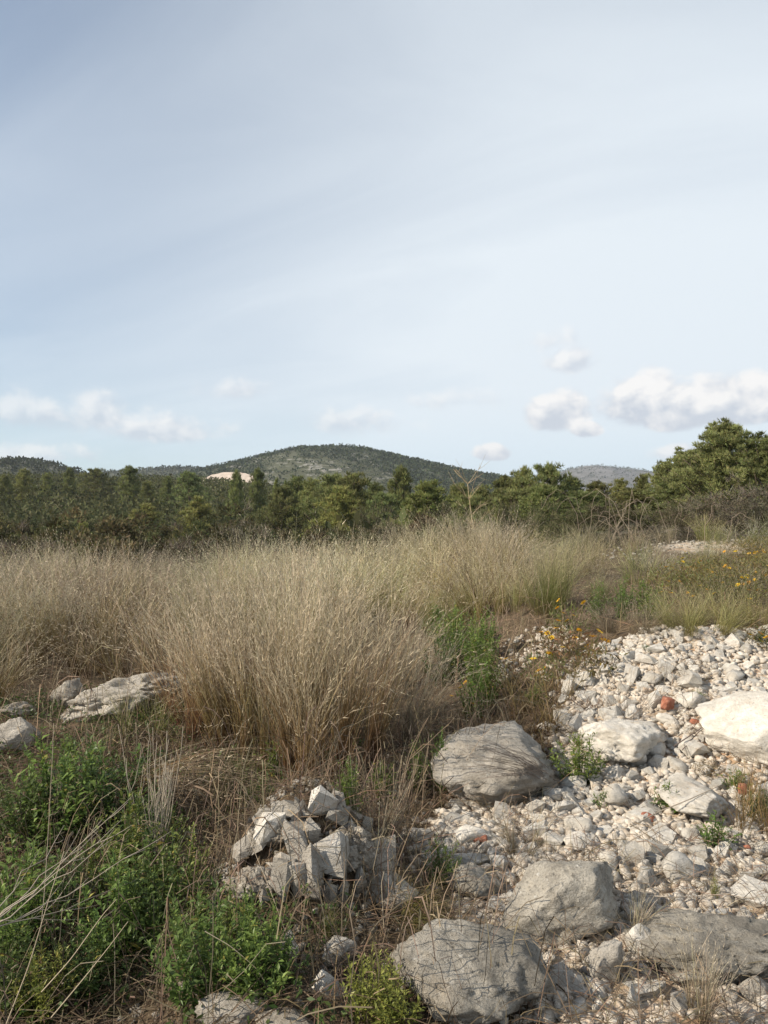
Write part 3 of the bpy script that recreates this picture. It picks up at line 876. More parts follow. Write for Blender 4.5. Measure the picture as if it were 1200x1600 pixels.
place_tussock(695, 985, 872, tussock(108, 600, 1.15, .45, splay=.38, bend=.38, **GREENISH), 'yellow-green tussock behind the tall green weeds', 1.36)
place_tussock(1090, 985, 905, tussock(109, 900, .8, .50, splay=.65, bend=.55, heads=.3, spike=5, base=(.26, .21, .09), mid=(.30, .29, .10), tip=(.48, .42, .24)), 'low drooping green tussock at the top of the white rubble', .72)
place_tussock(985, 985, 925, tussock(110, 600, .6, .45, splay=.7, bend=.6, heads=.3, spike=5, **GREY), 'low flattened grey-green tussock behind the rubble top', .55)
place_tussock(1180, 975, 905, tussock(111, 700, .7, .45, splay=.55, bend=.5, heads=.3, spike=5, base=(.26, .21, .09), mid=(.34, .30, .10), tip=(.50, .42, .22)), 'yellowish low tussock at the right picture edge above the rubble', .62)
place_tussock(145, 1262, 1085, tussock(112, 200, .62, .08, lean=(.75, .1), splay=.14, bend=.25, heads=.4, spike=6, leaves=.3, **RED), 'narrow straw tuft leaning right below the rock ledge', .5, rz=0.0)
place_tussock(625, 1428, 1350, tussock(114, 420, .42, .12, lean=(.55, -.1), splay=.5, bend=.7, heads=0, base=(.22, .17, .06), mid=(.26, .25, .07), tip=(.42, .34, .15), width=.0026), 'green-gold tuft drooping right between the lower boulders', .30, rz=0.0)
place_tussock(500, 1462, 1395, tussock(115, 180, .3, .10, splay=.5, bend=.5, heads=0, base=(.16, .15, .05), mid=(.15, .18, .05), tip=(.32, .28, .12), width=.0026), 'small green grass tuft in front of the rubble mound', .26)
place_tussock(1075, 1592, 1440, tussock(116, 130, .5, .09, lean=(-.15, 0), splay=.32, bend=.3, heads=.5, spike=5, width=.0024, leaves=.5, **GREY), 'sparse dry tuft in front of the low slab at lower right', .45, rz=0.0)
place_tussock(812, 1335, 1250, tussock(117, 110, .34, .10, splay=.3, bend=.4, heads=0, width=.0025, leaves=1.0, **GREY), 'dry brown tuft below the rounded grey boulder', .3)
place_tussock(985, 1470, 1385, tussock(118, 160, .36, .09, splay=.4, bend=.5, heads=.2, spike=4, width=.0025, leaves=1.0, **GREY), 'dry tuft in the gap right of the big grey boulder', .3)
place_tussock(385, 1240, 1165, tussock(119, 330, .45, .22, splay=.6, bend=.7, heads=0, base=(.15, .14, .06), mid=(.16, .17, .06), tip=(.30, .26, .13), width=.003), 'dark green low grass tuft at the foot of the straw tussocks', .38)
place_tussock(575, 1345, 1200, tussock(120, 90, .55, .10, splay=.3, bend=.3, heads=.3, spike=5, leaves=.3, width=.0024, **GREY), 'few thin dry stalks right of the rubble mound', .5)
place_tussock(245, 1140, 1065, tussock(121, 360, .5, .30, lean=(.25, -.2), splay=.55, bend=.6, heads=.2, spike=5, **GREENISH), 'yellow-green grass hanging over the rock ledge', .42, rz=0.0)
place_tussock(830, 1120, 1010, tussock(122, 200, .45, .25, splay=.5, bend=.5, heads=.2, spike=4, width=.003, base=(.25, .14, .07), mid=(.30, .22, .09), tip=(.42, .30, .15)), 'reddish dry tuft between the yellow flowers and the rubble', .4)
place_tussock(1165, 1290, 1200, tussock(123, 240, .35, .22, splay=.5, bend=.5, heads=.1, spike=4, width=.0028, base=(.26, .17, .07), mid=(.34, .24, .09), tip=(.48, .33, .15)), 'reddish dry tuft below the large white boulder at right', .3)

# the pale field behind, one mass of grass
def field(name, n, region, seed, hts, palette, label, dens=290, min_gap=.78):
    g = np.random.default_rng(seed); pts = []; parts = []
    tries = 0
    while len(pts) < n and tries < 6000:
        tries += 1
        x = g.uniform(region[0], region[1]); y = g.uniform(region[2], region[3])
        if abs(x / y) > .9: continue
        if not region[4](x, y): continue
        if any((x - a) ** 2 + (y - b) ** 2 < min_gap ** 2 for a, b in pts): continue
        pts.append((x, y))
    V = [tussock(seed * 10 + k, dens, 1.0, .34, splay=.33, bend=.42, spike=9, leaves=.35, width=.0042, **palette[k % len(palette)]) for k in range(6)]
    for x, y in pts:
        v_, f_, t_ = V[g.integers(0, 6)]
        a = g.uniform(0, 6.28); s = hts(x, y) * g.uniform(.74, 1.16)
        R2 = np.array([[math.cos(a), -math.sin(a), 0], [math.sin(a), math.cos(a), 0], [0, 0, 1]])
        q = (v_ * [s * 1.15, s * 1.15, s]) @ R2.T + [x, y, h1(x, y)]
        parts.append((q, f_, np.clip(t_ * g.uniform(.66, 1.15) * (1 + g.uniform(-.06, .06, 3)), 0, .95)))
    d_ = cat(parts)
    obj(name, mesh(name, d_[0], d_[1], [M_GRASS], d_[2]), kind='stuff', label=label, category='grass')

def left_ok(x, y):
    px_i = 600 + x / y * F
    return px_i < 330 + (y - 6) * 30 and (y > 6.7 or px_i < 70 or px_i > 320)
field('dry_grass', 58, (-9.0, -.8, 5.9, 14.5, left_ok), 31, lambda x, y: 1.02 + .02 * (y - 8), [GOLD, STRAW, GOLD, dict(base=(.30, .22, .10), mid=(.40, .35, .15), tip=(.64, .56, .36))], 'pale golden dry grass waving across the left of the field')
def mid_ok(x, y):
    px_i = 600 + x / y * F
    return 330 < px_i < 790 and y > 9.0
field('dry_grass', 42, (-2.6, 2.4, 7.6, 15.5, mid_ok), 32, lambda x, y: .98 + .02 * (y - 9), [STRAW, GOLD, dict(base=(.28, .22, .09), mid=(.38, .35, .13), tip=(.66, .58, .38))], 'straw grass behind the middle tussocks, up to the shrubs', 270)
def right_ok(x, y):
    px_i = 600 + x / y * F
    return 800 < px_i < 1650 and (y > 9.5 or px_i > 860)
field('tall_dry_grass', 9, (-1.9, -.2, 9.2, 13.0, lambda x, y: 430 < 600 + x / y * F < 580), 34, lambda x, y: 1.22 + .03 * (y - 9), [STRAW, GOLD], 'tallest straw grass rising behind the middle tussocks', 200, .5)
field('low_dry_grass', 70, (1.6, 10.0, 7.6, 17.5, right_ok), 33, lambda x, y: .42 + .03 * (y - 8), [GREY, GREENISH, dict(base=(.25, .18, .10), mid=(.36, .29, .16), tip=(.52, .43, .29))], 'low greyish grass on the bank at right', 180, .5)

# ------------------------------------------------------------------ rocks
def ico(sub):
    bm_ = bmesh.new(); bmesh.ops.create_icosphere(bm_, subdivisions=sub, radius=1.0)
    v_ = np.array([x.co[:] for x in bm_.verts]); f_ = np.array([[k.index for k in fc_.verts] for fc_ in bm_.faces]); bm_.free()
    return v_ / np.linalg.norm(v_, axis=1, keepdims=True), f_
_ICO = {}
def rock_mesh(name, seed, sub, mat, nplanes=12, k=16, rough=.10, smooth=True, crack=.0, pl=(.62, 1.0), flat_top=False, layer=.16, boxy=False):
    """angular block, unit half-size in each axis"""
    if sub not in _ICO: _ICO[sub] = ico(sub)
    d_, f_ = _ICO[sub]
    g = np.random.default_rng(seed)
    nrm = unit(nplanes, g); dist = g.uniform(pl[0], pl[1], nplanes)
    if flat_top: nrm[0] = (.08, -.12, .98); dist[0] = .55
    if boxy:
        nrm[:6] = np.array([[1, 0, 0], [-1, 0, 0], [0, 1, 0], [0, -1, 0], [0, 0, 1], [0, 0, -1]]) + g.normal(size=(6, 3)) * .08; dist[:6] = .62; dist[6:] = .9
        nrm[:6] /= np.linalg.norm(nrm[:6], axis=1, keepdims=True)
    if not boxy:
        fib = np.arange(9) + .5; ph = np.arccos(1 - 2 * fib / 9); th = math.pi * (1 + 5 ** .5) * fib
        ex_n = np.stack([np.cos(th) * np.sin(ph), np.sin(th) * np.sin(ph), np.cos(ph)], 1) + g.normal(size=(9, 3)) * .25
        nrm = np.concatenate([nrm, ex_n / np.linalg.norm(ex_n, axis=1, keepdims=True)]); dist = np.concatenate([dist, g.uniform(.62, .92, 9)])
    kk = k * 2.6
    q = np.clip(d_ @ nrm.T, 0, None) / dist
    r = np.minimum(1 / (np.sum(q ** kk, 1) ** (1 / kk) + 1e-6), 1.15)
    off = seed * 1.37
    p = d_ * r[:, None]
    # chipped corners: shallow random cuts
    for c_ in range(10 if sub > 3 else 5):
        n_ = unit(1, g)[0]; lim = (p @ n_).max() * g.uniform(.70, .93)
        over = np.clip(p @ n_ - lim, 0, None); p = p - over[:, None] * n_ * .9
    nz = rough * (fbm(p * 1.7 + off, 5, .55) * .8) + rough * .6 * fbm(p * 5 + off, 5, .66)
    lay = fbm(p * [1.2, 1.2, 4.2] + off + 4, 3)
    nz = nz + rough * layer * np.sign(lay) * np.abs(lay) ** .6
    if crack: nz -= crack * np.clip(1 - np.abs(fbm(p * 1.5 + off + 9, 3)) * 12, 0, 1) * 1.3 + crack * .5 * np.clip(1 - np.abs(fbm(p * 3.1 + off + 3, 3)) * 7, 0, 1)
    p = p * (1 + nz)[:, None]
    lo, hi = p.min(0), p.max(0)
    p = (p - (lo + hi) / 2) / ((hi - lo) / 2)
    return mesh(name, p, f_, [mat], None, smooth)

def hull_mesh(name, seed, mat, n=15):
    g = np.random.default_rng(seed)
    p = unit(n, g) * g.uniform(.55, 1.05, (n, 1)); p = np.sign(p) * np.abs(p) ** .7 * [1, g.uniform(.6, 1), g.uniform(.6, 1)]
    bm_ = bmesh.new()
    for q in p: bm_.verts.new(q)
    r = bmesh.ops.convex_hull(bm_, input=bm_.verts[:])
    bmesh.ops.delete(bm_, geom=list({e for e in r['geom_interior'] + r['geom_unused'] if isinstance(e, bmesh.types.BMVert)}), context='VERTS')
    bmesh.ops.dissolve_limit(bm_, angle_limit=R(14), verts=bm_.verts[:], edges=bm_.edges[:])
    bmesh.ops.triangulate(bm_, faces=bm_.faces[:])
    co_ = np.array([v_.co[:] for v_ in bm_.verts]); lo, hi = co_.min(0), co_.max(0)
    for v_ in bm_.verts: v_.co = Vector((np.array(v_.co) - (lo + hi) / 2) / ((hi - lo) / 2))
    me_ = bpy.data.meshes.new(name); bm_.to_mesh(me_); bm_.free(); me_.materials.append(mat)
    return me_

rock_plan = []                                # (x, y, radius) of what is already lying there
def put_rock(cx, cy, wpx, hpx, me_, name, label, category, group=None, rz=0.0, tilt=(0, 0), flat=.55, sink=.22, lift=0.0):
    """a rock whose middle shows at a photo pixel, wpx wide and hpx high there; dims follow from its distance"""
    p = at(cx, cy + hpx * .22)
    D = math.hypot(p.y, EYE - p.z)
    W = wpx * p.y / F; A = hpx * p.y / F
    el_ = math.atan2(EYE - p.z, p.y)
    hgt = A * flat / math.cos(el_) * 1.15
    dep = min(max((A - hgt * math.cos(el_) * .8) / max(math.sin(el_), .2), W * .55), W * 1.15)
    z = p.z + hgt * (.5 - sink) + lift
    me_.transform(Matrix.Diagonal((W / 2, dep / 2, hgt / 2, 1)))
    o = obj(name, me_, None, (p.x, p.y, z), (tilt[0], tilt[1], rz), label=label, category=category)
    if group: o['group'] = group
    rock_plan.append((p.x, p.y, .5 * max(W, dep) * .9))
    return o

B = lambda seed, mat, **k: rock_mesh('boulder', seed, 5, mat, **k)
put_rock(770, 1195, 200, 156, B(266, M_BOULDER, nplanes=9, k=3.2, rough=.12, crack=.05, pl=(.7, .95), layer=.08), 'limestone_boulder', 'rounded grey boulder with dead twigs draped over it', 'boulder', tilt=(0, R(8)), flat=.62)
put_rock(877, 1420, 218, 150, B(202, M_GREYSLAB, nplanes=10, k=12, rough=.07, crack=.03), 'limestone_boulder', 'big smooth grey boulder right of the drooping green-gold tuft', 'boulder', rz=R(18), tilt=(R(4), R(-14)), flat=.62)
put_rock(728, 1525, 262, 190, B(203, M_GREYSLAB, nplanes=9, k=13, rough=.10, crack=.06, flat_top=True), 'limestone_boulder', 'broad flat-topped grey slab at the bottom of the picture', 'boulder', rz=R(-20), tilt=(R(8), R(7)), flat=.45)
put_rock(1120, 1480, 275, 135, B(204, M_GREYSLAB, nplanes=10, k=12, rough=.17, crack=.10, flat_top=True, layer=.3), 'limestone_boulder', 'low weathered grey slab with dry grass in front at lower right', 'boulder', rz=R(-6), flat=.42)
put_rock(1190, 1132, 178, 130, B(205, M_WHITE, nplanes=9, k=13, rough=.06, crack=.03), 'limestone_boulder', 'large smooth white boulder cut by the right picture edge', 'boulder', rz=R(20), tilt=(0, R(-14)), flat=.55)
put_rock(972, 1152, 132, 96, B(206, M_WHITE, nplanes=12, k=13, rough=.09, crack=.06), 'limestone_boulder', 'pale blocky boulder beside the bright green weed', 'boulder', rz=R(-10), flat=.55)
put_rock(1078, 1248, 105, 85, B(207, M_WHITE, nplanes=9, k=13, rough=.07, crack=.03), 'limestone_boulder', 'pale slab below the large white boulder with a yellow flower on it', 'boulder', rz=R(12), flat=.5)
put_rock(742, 1385, 92, 68, B(208, M_GREYSLAB, nplanes=9, rough=.08), 'limestone_boulder', 'small grey boulder behind the gap of the two lower boulders', 'boulder', flat=.6)
put_rock(612, 1395, 84, 72, B(209, M_BOULDER, nplanes=10, k=10, rough=.08), 'limestone_boulder', 'rounded grey boulder just right of the rubble mound', 'boulder', flat=.6)
put_rock(195, 1100, 215, 84, B(210, M_BOULDER, nplanes=11, k=12, rough=.22, crack=.14, layer=.3), 'limestone_boulder', 'long pitted rock ledge under the pale grass at left', 'boulder', rz=R(14), tilt=(0, R(-11)), flat=.7, sink=.1)
put_rock(22, 1152, 72, 62, B(211, M_BOULDER, nplanes=8, k=14, rough=.07), 'limestone_boulder', 'smooth tan boulder at the left picture edge', 'boulder', flat=.75)
Rk = lambda seed, mat, **k: rock_mesh('rock', seed, 4, mat, **dict(dict(pl=(.5, .9), k=24), **k))
put_rock(105, 1090, 52, 56, Rk(212, M_CONGLO, rough=.18, crack=.1), 'limestone_rock', 'jagged dark rock at the left end of the ledge', 'rock', flat=.75)
put_rock(25, 1112, 60, 32, Rk(213, M_CONGLO, rough=.2, crack=.1), 'limestone_rock', 'dark broken rock just above the tan boulder at the left edge', 'rock', flat=.75)
put_rock(365, 1588, 120, 56, Rk(214, M_BOULDER, rough=.12, crack=.05), 'limestone_rock', 'pale rock at the bottom edge below the bright green weeds', 'rock', flat=.6)
put_rock(450, 1600, 110, 40, Rk(230, M_CONGLO, rough=.15, crack=.05), 'limestone_rock', 'dark earthy rock at the bottom edge right of the pale one', 'rock', flat=.5)
put_rock(528, 1494, 62, 56, Rk(215, M_BOULDER, rough=.09), 'limestone_rock', 'grey upright rock left of the yellow-green weed', 'rock', flat=.75, rz=R(30))
put_rock(513, 1550, 56, 54, Rk(216, M_WHITE, rough=.08), 'limestone_rock', 'white-topped angular rock at the bottom left of the yellow-green weed', 'rock', flat=.75)
put_rock(452, 1492, 32, 54, Rk(217, M_WHITE, rough=.07), 'limestone_rock', 'narrow white rock at the right side of the bright green weeds', 'rock', flat=.85)
put_rock(785, 1058, 36, 42, Rk(218, M_BOULDER, rough=.08), 'limestone_rock', 'grey upright rock right of the tall green weeds', 'rock', flat=.8)
put_rock(946, 1515, 66, 76, Rk(219, M_BOULDER, rough=.09, crack=.05), 'limestone_rock', 'upright angular rock between the two lower grey slabs', 'rock', flat=.75)
put_rock(650, 1308, 56, 38, Rk(220, M_BOULDER, rough=.1), 'limestone_rock', 'grey rock left of the small weed between the boulders', 'rock', flat=.6)
put_rock(738, 1308, 62, 38, Rk(221, M_WHITE, rough=.08), 'limestone_rock', 'pale flat rock below the rounded grey boulder', 'rock', flat=.6)
put_rock(1000, 1480, 50, 60, Rk(222, M_WHITE, rough=.08), 'limestone_rock', 'white rock wedged at the left end of the low grey slab', 'rock', flat=.7)
put_rock(735, 1345, 66, 34, Rk(223, M_WHITE, rough=.08), 'limestone_rock', 'white slab-like rock above the small grey boulder', 'rock', flat=.5)
put_rock(905, 1380 - 60, 0 + 52, 36, Rk(224, M_WHITE, rough=.08), 'limestone_rock', 'pale rock just above the big smooth grey boulder', 'rock', flat=.6)
put_rock(690, 955 + 40, 30, 26, Rk(225, M_BOULDER, rough=.08), 'limestone_rock', 'grey rock half hidden in the weeds behind the straw tussocks', 'rock', flat=.7)
put_rock(1180, 1550, 60, 46, Rk(226, M_BOULDER, rough=.09), 'limestone_rock', 'pale rock at the lower right picture corner', 'rock', flat=.6)
put_rock(840, 1370, 46, 40, Rk(227, M_WHITE, rough=.08), 'limestone_rock', 'cream rock above the left shoulder of the big grey boulder', 'rock', flat=.6)

# rubble mound: an earthy core block with stones lodged in and on it
put_rock(398, 1390, 105, 70, B(231, M_CONGLO, nplanes=14, k=9, rough=.30, crack=.12), 'conglomerate_rock', 'crumbly brown conglomerate lump at the left foot of the rubble mound', 'rock', flat=.7, sink=.3)
put_rock(552, 1318, 90, 90, B(232, M_CONGLO, nplanes=14, k=9, rough=.32, crack=.12), 'conglomerate_rock', 'dark crumbly lump forming the shaded right flank of the rubble mound', 'rock', flat=.7, sink=.35)
put_rock(430, 1300, 84, 50, B(233, M_CONGLO, nplanes=14, k=9, rough=.30, crack=.12), 'conglomerate_rock', 'dark crumbly lump at the upper left of the rubble mound', 'rock', flat=.7, sink=.4)
mound_stones = [(424, 1319, 34, 46, 'bright angular stone on the left shoulder of the rubble mound'), (461, 1334, 27, 52, 'tall grey stone in the middle of the rubble mound'),
    (502, 1346, 62, 44, 'long white stone slanting down the middle of the rubble mound'), (465, 1396, 25, 50, 'upright dark stone at the foot of the rubble mound'),
    (442, 1398, 25, 46, 'dark upright stone left of the others at the mound foot'), (489, 1388, 22, 60, 'upright pale stone at the right of the mound foot'),
    (461, 1280, 52, 24, 'flat pale stone near the top of the rubble mound'), (503, 1266, 34, 36, 'white pointed stone crowning the rubble mound'),
    (532, 1275, 15, 22, 'small bright white chip beside the crowning stone'), (525, 1292, 32, 24, 'grey stone just under the small white chip'),
    (472, 1298, 32, 16, 'flat grey stone in the upper middle of the mound'), (390, 1340, 36, 28, 'grey stone on the left flank of the rubble mound'),
    (592, 1362, 42, 46, 'dark pointed stone at the right foot of the rubble mound'), (545, 1350, 36, 36, 'grey stone low on the right flank of the mound'), (490, 1312, 24, 26, 'pale stone above the long slanting one')]
for k, (a, b, c_, d_, lab) in enumerate(mound_stones):
    put_rock(a, b, c_ * 1.4, d_ * 1.2, hull_mesh('stone', 240 + k, M_WHITE if k in (0, 2, 7, 8) else M_BOULDER, 13), 'limestone_stone', lab, 'stone', 'stones of the rubble mound', rz=random.uniform(-.6, .6), tilt=(random.uniform(-.3, .3), random.uniform(-.5, .5)), flat=.9, sink=.05)

gm = np.random.default_rng(44)
for k in range(26):
    a, b = gm.uniform(372, 580), gm.uniform(1268, 1415)
    put_rock(a, b, gm.uniform(20, 46), gm.uniform(18, 38), hull_mesh('stone', 270 + k, M_BOULDER if k % 3 else M_CONGLO, 11), 'limestone_stone',
             'small grey stone lodged ' + ('high on' if b < 1310 else 'halfway up' if b < 1365 else 'at the foot of') + ' the rubble mound, ' + ('left flank' if a < 440 else 'middle' if a < 515 else 'right flank'), 'stone', 'small stones of the rubble mound', rz=gm.uniform(-2, 2), tilt=(gm.uniform(-.5, .5), gm.uniform(-.5, .5)), flat=.85, sink=.1)

# single stones of the spill that can be named
named = [(1080, 1093, 42, 34, 'brightest white stone left of the large white boulder'), (1078, 1066, 42, 34, 'big white stone near the top of the rubble'), (1020, 1172, 38, 36, 'grey-white block right of the pale blocky boulder'),
    (1086, 1172, 44, 36, 'grey angular stone below the brightest white stone'), (998, 1190, 26, 36, 'grey oval stone leaning on the grey-white block'), (1030, 1197, 32, 30, 'rounded grey stone under the grey-white block'),
    (1055, 1197, 30, 32, 'cream stone right of the rounded grey stone'), (881, 1126, 36, 30, 'white stone left of the pale blocky boulder'), (853, 1140, 30, 22, 'white stone at the right shoulder of the rounded grey boulder'),
    (890, 1080, 18, 36, 'upright white splinter stone beside the dry brown bush'), (961, 1249, 40, 46, 'yellowish upright stone below the pale blocky boulder'), (877, 1263, 44, 22, 'flat oval grey stone right of the rounded grey boulder'),
    (903, 1292, 44, 34, 'cream block below the flat oval stone'), (985, 1338, 46, 42, 'white block in the middle of the lower rubble'), (948, 1348, 36, 36, 'white stone left of the white block in the lower rubble'),
    (1020, 1330, 44, 36, 'white rounded stone right of the white block'), (1062, 1362, 62, 60, 'large white wedge stone in the lower rubble'), (1088, 1338, 34, 30, 'white stone upper right of the large white wedge'),
    (1077, 1308, 32, 32, 'white rounded stone left of the small leafy weed'), (1010, 1032, 40, 22, 'long white stone at the top left of the rubble'), (1020, 1062, 34, 20, 'white stone under the long one at the rubble top'),
    (835, 1265, 30, 32, 'white angular stone at the lower right of the rounded boulder'), (1045, 1130, 40, 20, 'flat grey stone below the red brick piece'), (1022, 1095, 22, 34, 'grey stone left of the red brick piece'),
    (1003, 1145, 32, 20, 'striped grey stone on the right of the pale blocky boulder'), (1047, 1160, 18, 18, 'small tan pebble above the cream stone'), (1098, 1330 - 130, 36, 16, 'white flat stone above the pale slab'),
    (865, 1318, 40, 34, 'cream stone upper left of the cream block'), (1150, 1060, 30, 24, 'white stone at the top edge of the large white boulder'), (712, 1258, 26, 20, 'tan stone tucked under the rounded grey boulder'),
    (1190, 1330, 30, 28, 'grey-white stone at the right edge beside the red fragments'), (1140, 1075 - 30, 30, 20, 'white stone at the rubble top above the large white boulder')]
for k, (a, b, c_, d_, lab) in enumerate(named):
    put_rock(a, b, c_, d_, (hull_mesh('stone', 300 + k, M_WHITE, 15) if k % 2 else rock_mesh('stone', 300 + k, 3, M_WHITE, nplanes=9, k=30, rough=.09, pl=(.42, .85), smooth=False)), 'limestone_stone', lab, 'stone', 'named stones of the white rubble spill', rz=random.uniform(-.6, .6), tilt=(random.uniform(-.15, .15), random.uniform(-.2, .2)), flat=.7, sink=.2)

# loose stones of the spill, each an object, then the finest as gravel
HULLS = [hull_mesh('stone', 400 + k, M_RUBBLE, 11 + k % 6) for k in range(18)]
gl = np.random.default_rng(91)
LM = [(770, 1195, 'rounded grey boulder'), (877, 1420, 'big smooth grey boulder'), (728, 1525, 'flat-topped grey slab'), (1120, 1480, 'low weathered slab'), (1190, 1132, 'large white boulder'),
      (972, 1152, 'pale blocky boulder'), (1078, 1248, 'pale slab'), (905, 1190, 'bright round weed'), (1062, 1362, 'large white wedge stone'), (985, 1338, 'white block'), (1010, 1020, 'tiny rubble-top weed'),
      (1118, 1310, 'little leafy weed'), (946, 1515, 'upright angular rock'), (1180, 1550, 'lower-right corner rock'), (1042, 1110, 'orange-red brick piece'), (1090, 985, 'low drooping green tussock'), (742, 1385, 'small grey boulder'), (1165, 1265, 'reddish dry tuft')]
def near_mark(px, py, marks):
    k = min(range(len(marks)), key=lambda q: (px - marks[q][0]) ** 2 + 1.6 * (py - marks[q][1]) ** 2)
    ddx, ddy = px - marks[k][0], py - marks[k][1]
    rel = ('left of' if ddx < 0 else 'right of') if abs(ddx) > 1.3 * abs(ddy) else ('behind' if ddy < 0 else 'in front of')
    return rel + ' the ' + marks[k][2]
def to_px(x, y, z):
    return 600 + x / y * F, 800 + (EYE - z) / y * F
def free(x, y, r, plan, pack):
    return all((x - a) ** 2 + (y - b) ** 2 > (pack * (r + c_)) ** 2 for a, b, c_ in plan)
plan = list(rock_plan); placed = 0
for rmin, rmax, n in ((.060, .085, 22), (.042, .060, 70), (.026, .042, 200)):
    tries = 0; cnt = 0
    while cnt < n and tries < 12000:
        tries += 1
        x, y = gl.uniform(0.1, 4.6), 2.5 + 7.0 * gl.uniform() ** 1.0
        if abs(x / y) > .52 or not inside(STONY, np.array([x]), np.array([y]))[0]: continue
        s = gl.uniform(rmin, rmax) * (1 + .08 * max(0, y - 4.5))
        if y > 6.6 and s > .075: continue
        if not free(x, y, s, plan, .86): continue
        plan.append((x, y, s)); cnt += 1
        sx, sy, sz = s * gl.uniform(.85, 1.25), s * gl.uniform(.7, 1.0), s * gl.uniform(.55, .85)
        qx, qy = to_px(x, y, h1(x, y))
        lab = ('fist-sized' if s < .042 else 'hand-sized' if s < .06 else 'larger') + ' pale limestone stone ' + near_mark(qx, qy, LM)
        obj('limestone_stone', HULLS[gl.integers(0, 18)], None, (x, y, h1(x, y) + sz * .3), (gl.uniform(-.7, .7), gl.uniform(-.7, .7), gl.uniform(0, 6.28)), (sx, sy, sz), label=lab, category='stone', group='loose stones of the rubble spill')

def gravel(name, n, accept, seed, smin, smax, label, mat, sampler):
    g = np.random.default_rng(seed)
    bases = []
    for k in range(8):
        me_ = HULLS[k]
        v_ = np.array([q.co[:] for q in me_.vertices]); f_ = np.array([list(q.vertices) for q in me_.polygons]); bases.append((v_, f_))
    parts = []; c_ = 0
    while c_ < n:
        X, Y = sampler(g, n * 2)
        ok = accept(X, Y, g); X, Y = X[ok][:n - c_], Y[ok][:n - c_]
        Z = H(X, Y)
        for x, y, z in zip(X, Y, Z):
            s = smin + (smax - smin) * g.uniform() ** 1.8
            v_, f_ = bases[g.integers(0, 8)]
            a = g.uniform(0, 6.28); b = g.uniform(-.6, .6)
            q = v_ * [s * g.uniform(.8, 1.3), s * g.uniform(.7, 1.1), s * g.uniform(.5, .85)]
            ca2, sa2, cb, sb = math.cos(a), math.sin(a), math.cos(b), math.sin(b)
            q = q @ np.array([[cb, 0, sb], [0, 1, 0], [-sb, 0, cb]]).T @ np.array([[ca2, -sa2, 0], [sa2, ca2, 0], [0, 0, 1]]).T
            parts.append((q + [x, y, z + s * .3], f_, np.zeros((len(v_), 3)))); c_ += 1
        if len(X) == 0: break
    d_ = cat(parts)
    obj(name, mesh(name, d_[0], d_[1], [mat], None), kind='stuff', label=label, category='gravel')

def acc_stony(X, Y, g):
    s = stony_soft(X, Y)
    return (g.uniform(size=len(X)) < s * np.where(Y < 3.5, .6, 1.0) * (.28 + .72 * sstep(-.25, .15, fbm(np.stack([X * 2.2, Y * 2.2, 0 * X], 1), 3)))) & (np.abs(X / Y) < .95) & (s > .15)
gravel('gravel', 10800, acc_stony, 92, .008, .034, 'loose white limestone gravel filling the rubble spill', limestone('gravel_limestone', (.50, .42, .33), (.74, .69, .61), (.30, .24, .18), .4, 9.0, .6, (.54, .33, .19), .004), lambda g, n: (g.uniform(.0, 6.2, n), 2.4 + 8.0 * g.uniform(size=n) ** 1.1))
gravel('gravel', 500, lambda X, Y, g: np.ones(len(X), bool), 93, .012, .05, 'pale stones crumbling from the bank far right', M_BOULDER, lambda g, n: ((lambda yy: (yy * .46 + g.normal(size=n) * 1.7, yy))(16.3 + g.normal(size=n) * .9)))
def acc_dark(X, Y, g):
    return (stony_soft(X, Y) < .2) & (np.abs(X / Y) < .55) & (g.uniform(size=len(X)) < .2 + .8 * np.exp(-((X - MOUND[0]) ** 2 + (Y - MOUND[1]) ** 2) / .25))
gravel('gravel', 1500, acc_dark, 94, .008, .024, 'scattered grey stones and crumbs on the dark earth', M_BOULDER, lambda g, n: (g.uniform(-2.2, 1.2, n), g.uniform(2.4, 5.2, n)))

# brick and tile fragments
brick_list = [(1042, 1110, 20, 20, 'orange-red brick piece lying in the white rubble'), (1160, 1246, 13, 16, 'red tile fragment standing in the dry tuft at right'), (1168, 1334, 10, 8, 'small red tile chip at the right edge'),
    (1012, 1286, 24, 8, 'flat reddish tile shard in the middle of the lower rubble'), (1086, 1138, 15, 8, 'reddish tile sliver below the brightest white stone'), (750, 1322, 24, 7, 'reddish-brown stick-like tile shard below the rounded boulder')]
for k, (a, b, c_, d_, lab) in enumerate(brick_list):
    put_rock(a, b, c_, d_, rock_mesh('brick_piece', 350 + k, 3, M_BRICK, nplanes=8, k=30, rough=.05, pl=(.45, .7), boxy=True, smooth=False), 'brick_fragment', lab, 'brick', 'red brick fragments', rz=random.uniform(-.5, .5), tilt=(.2, random.uniform(-.4, .4)), flat=.85, sink=.02, lift=.02)

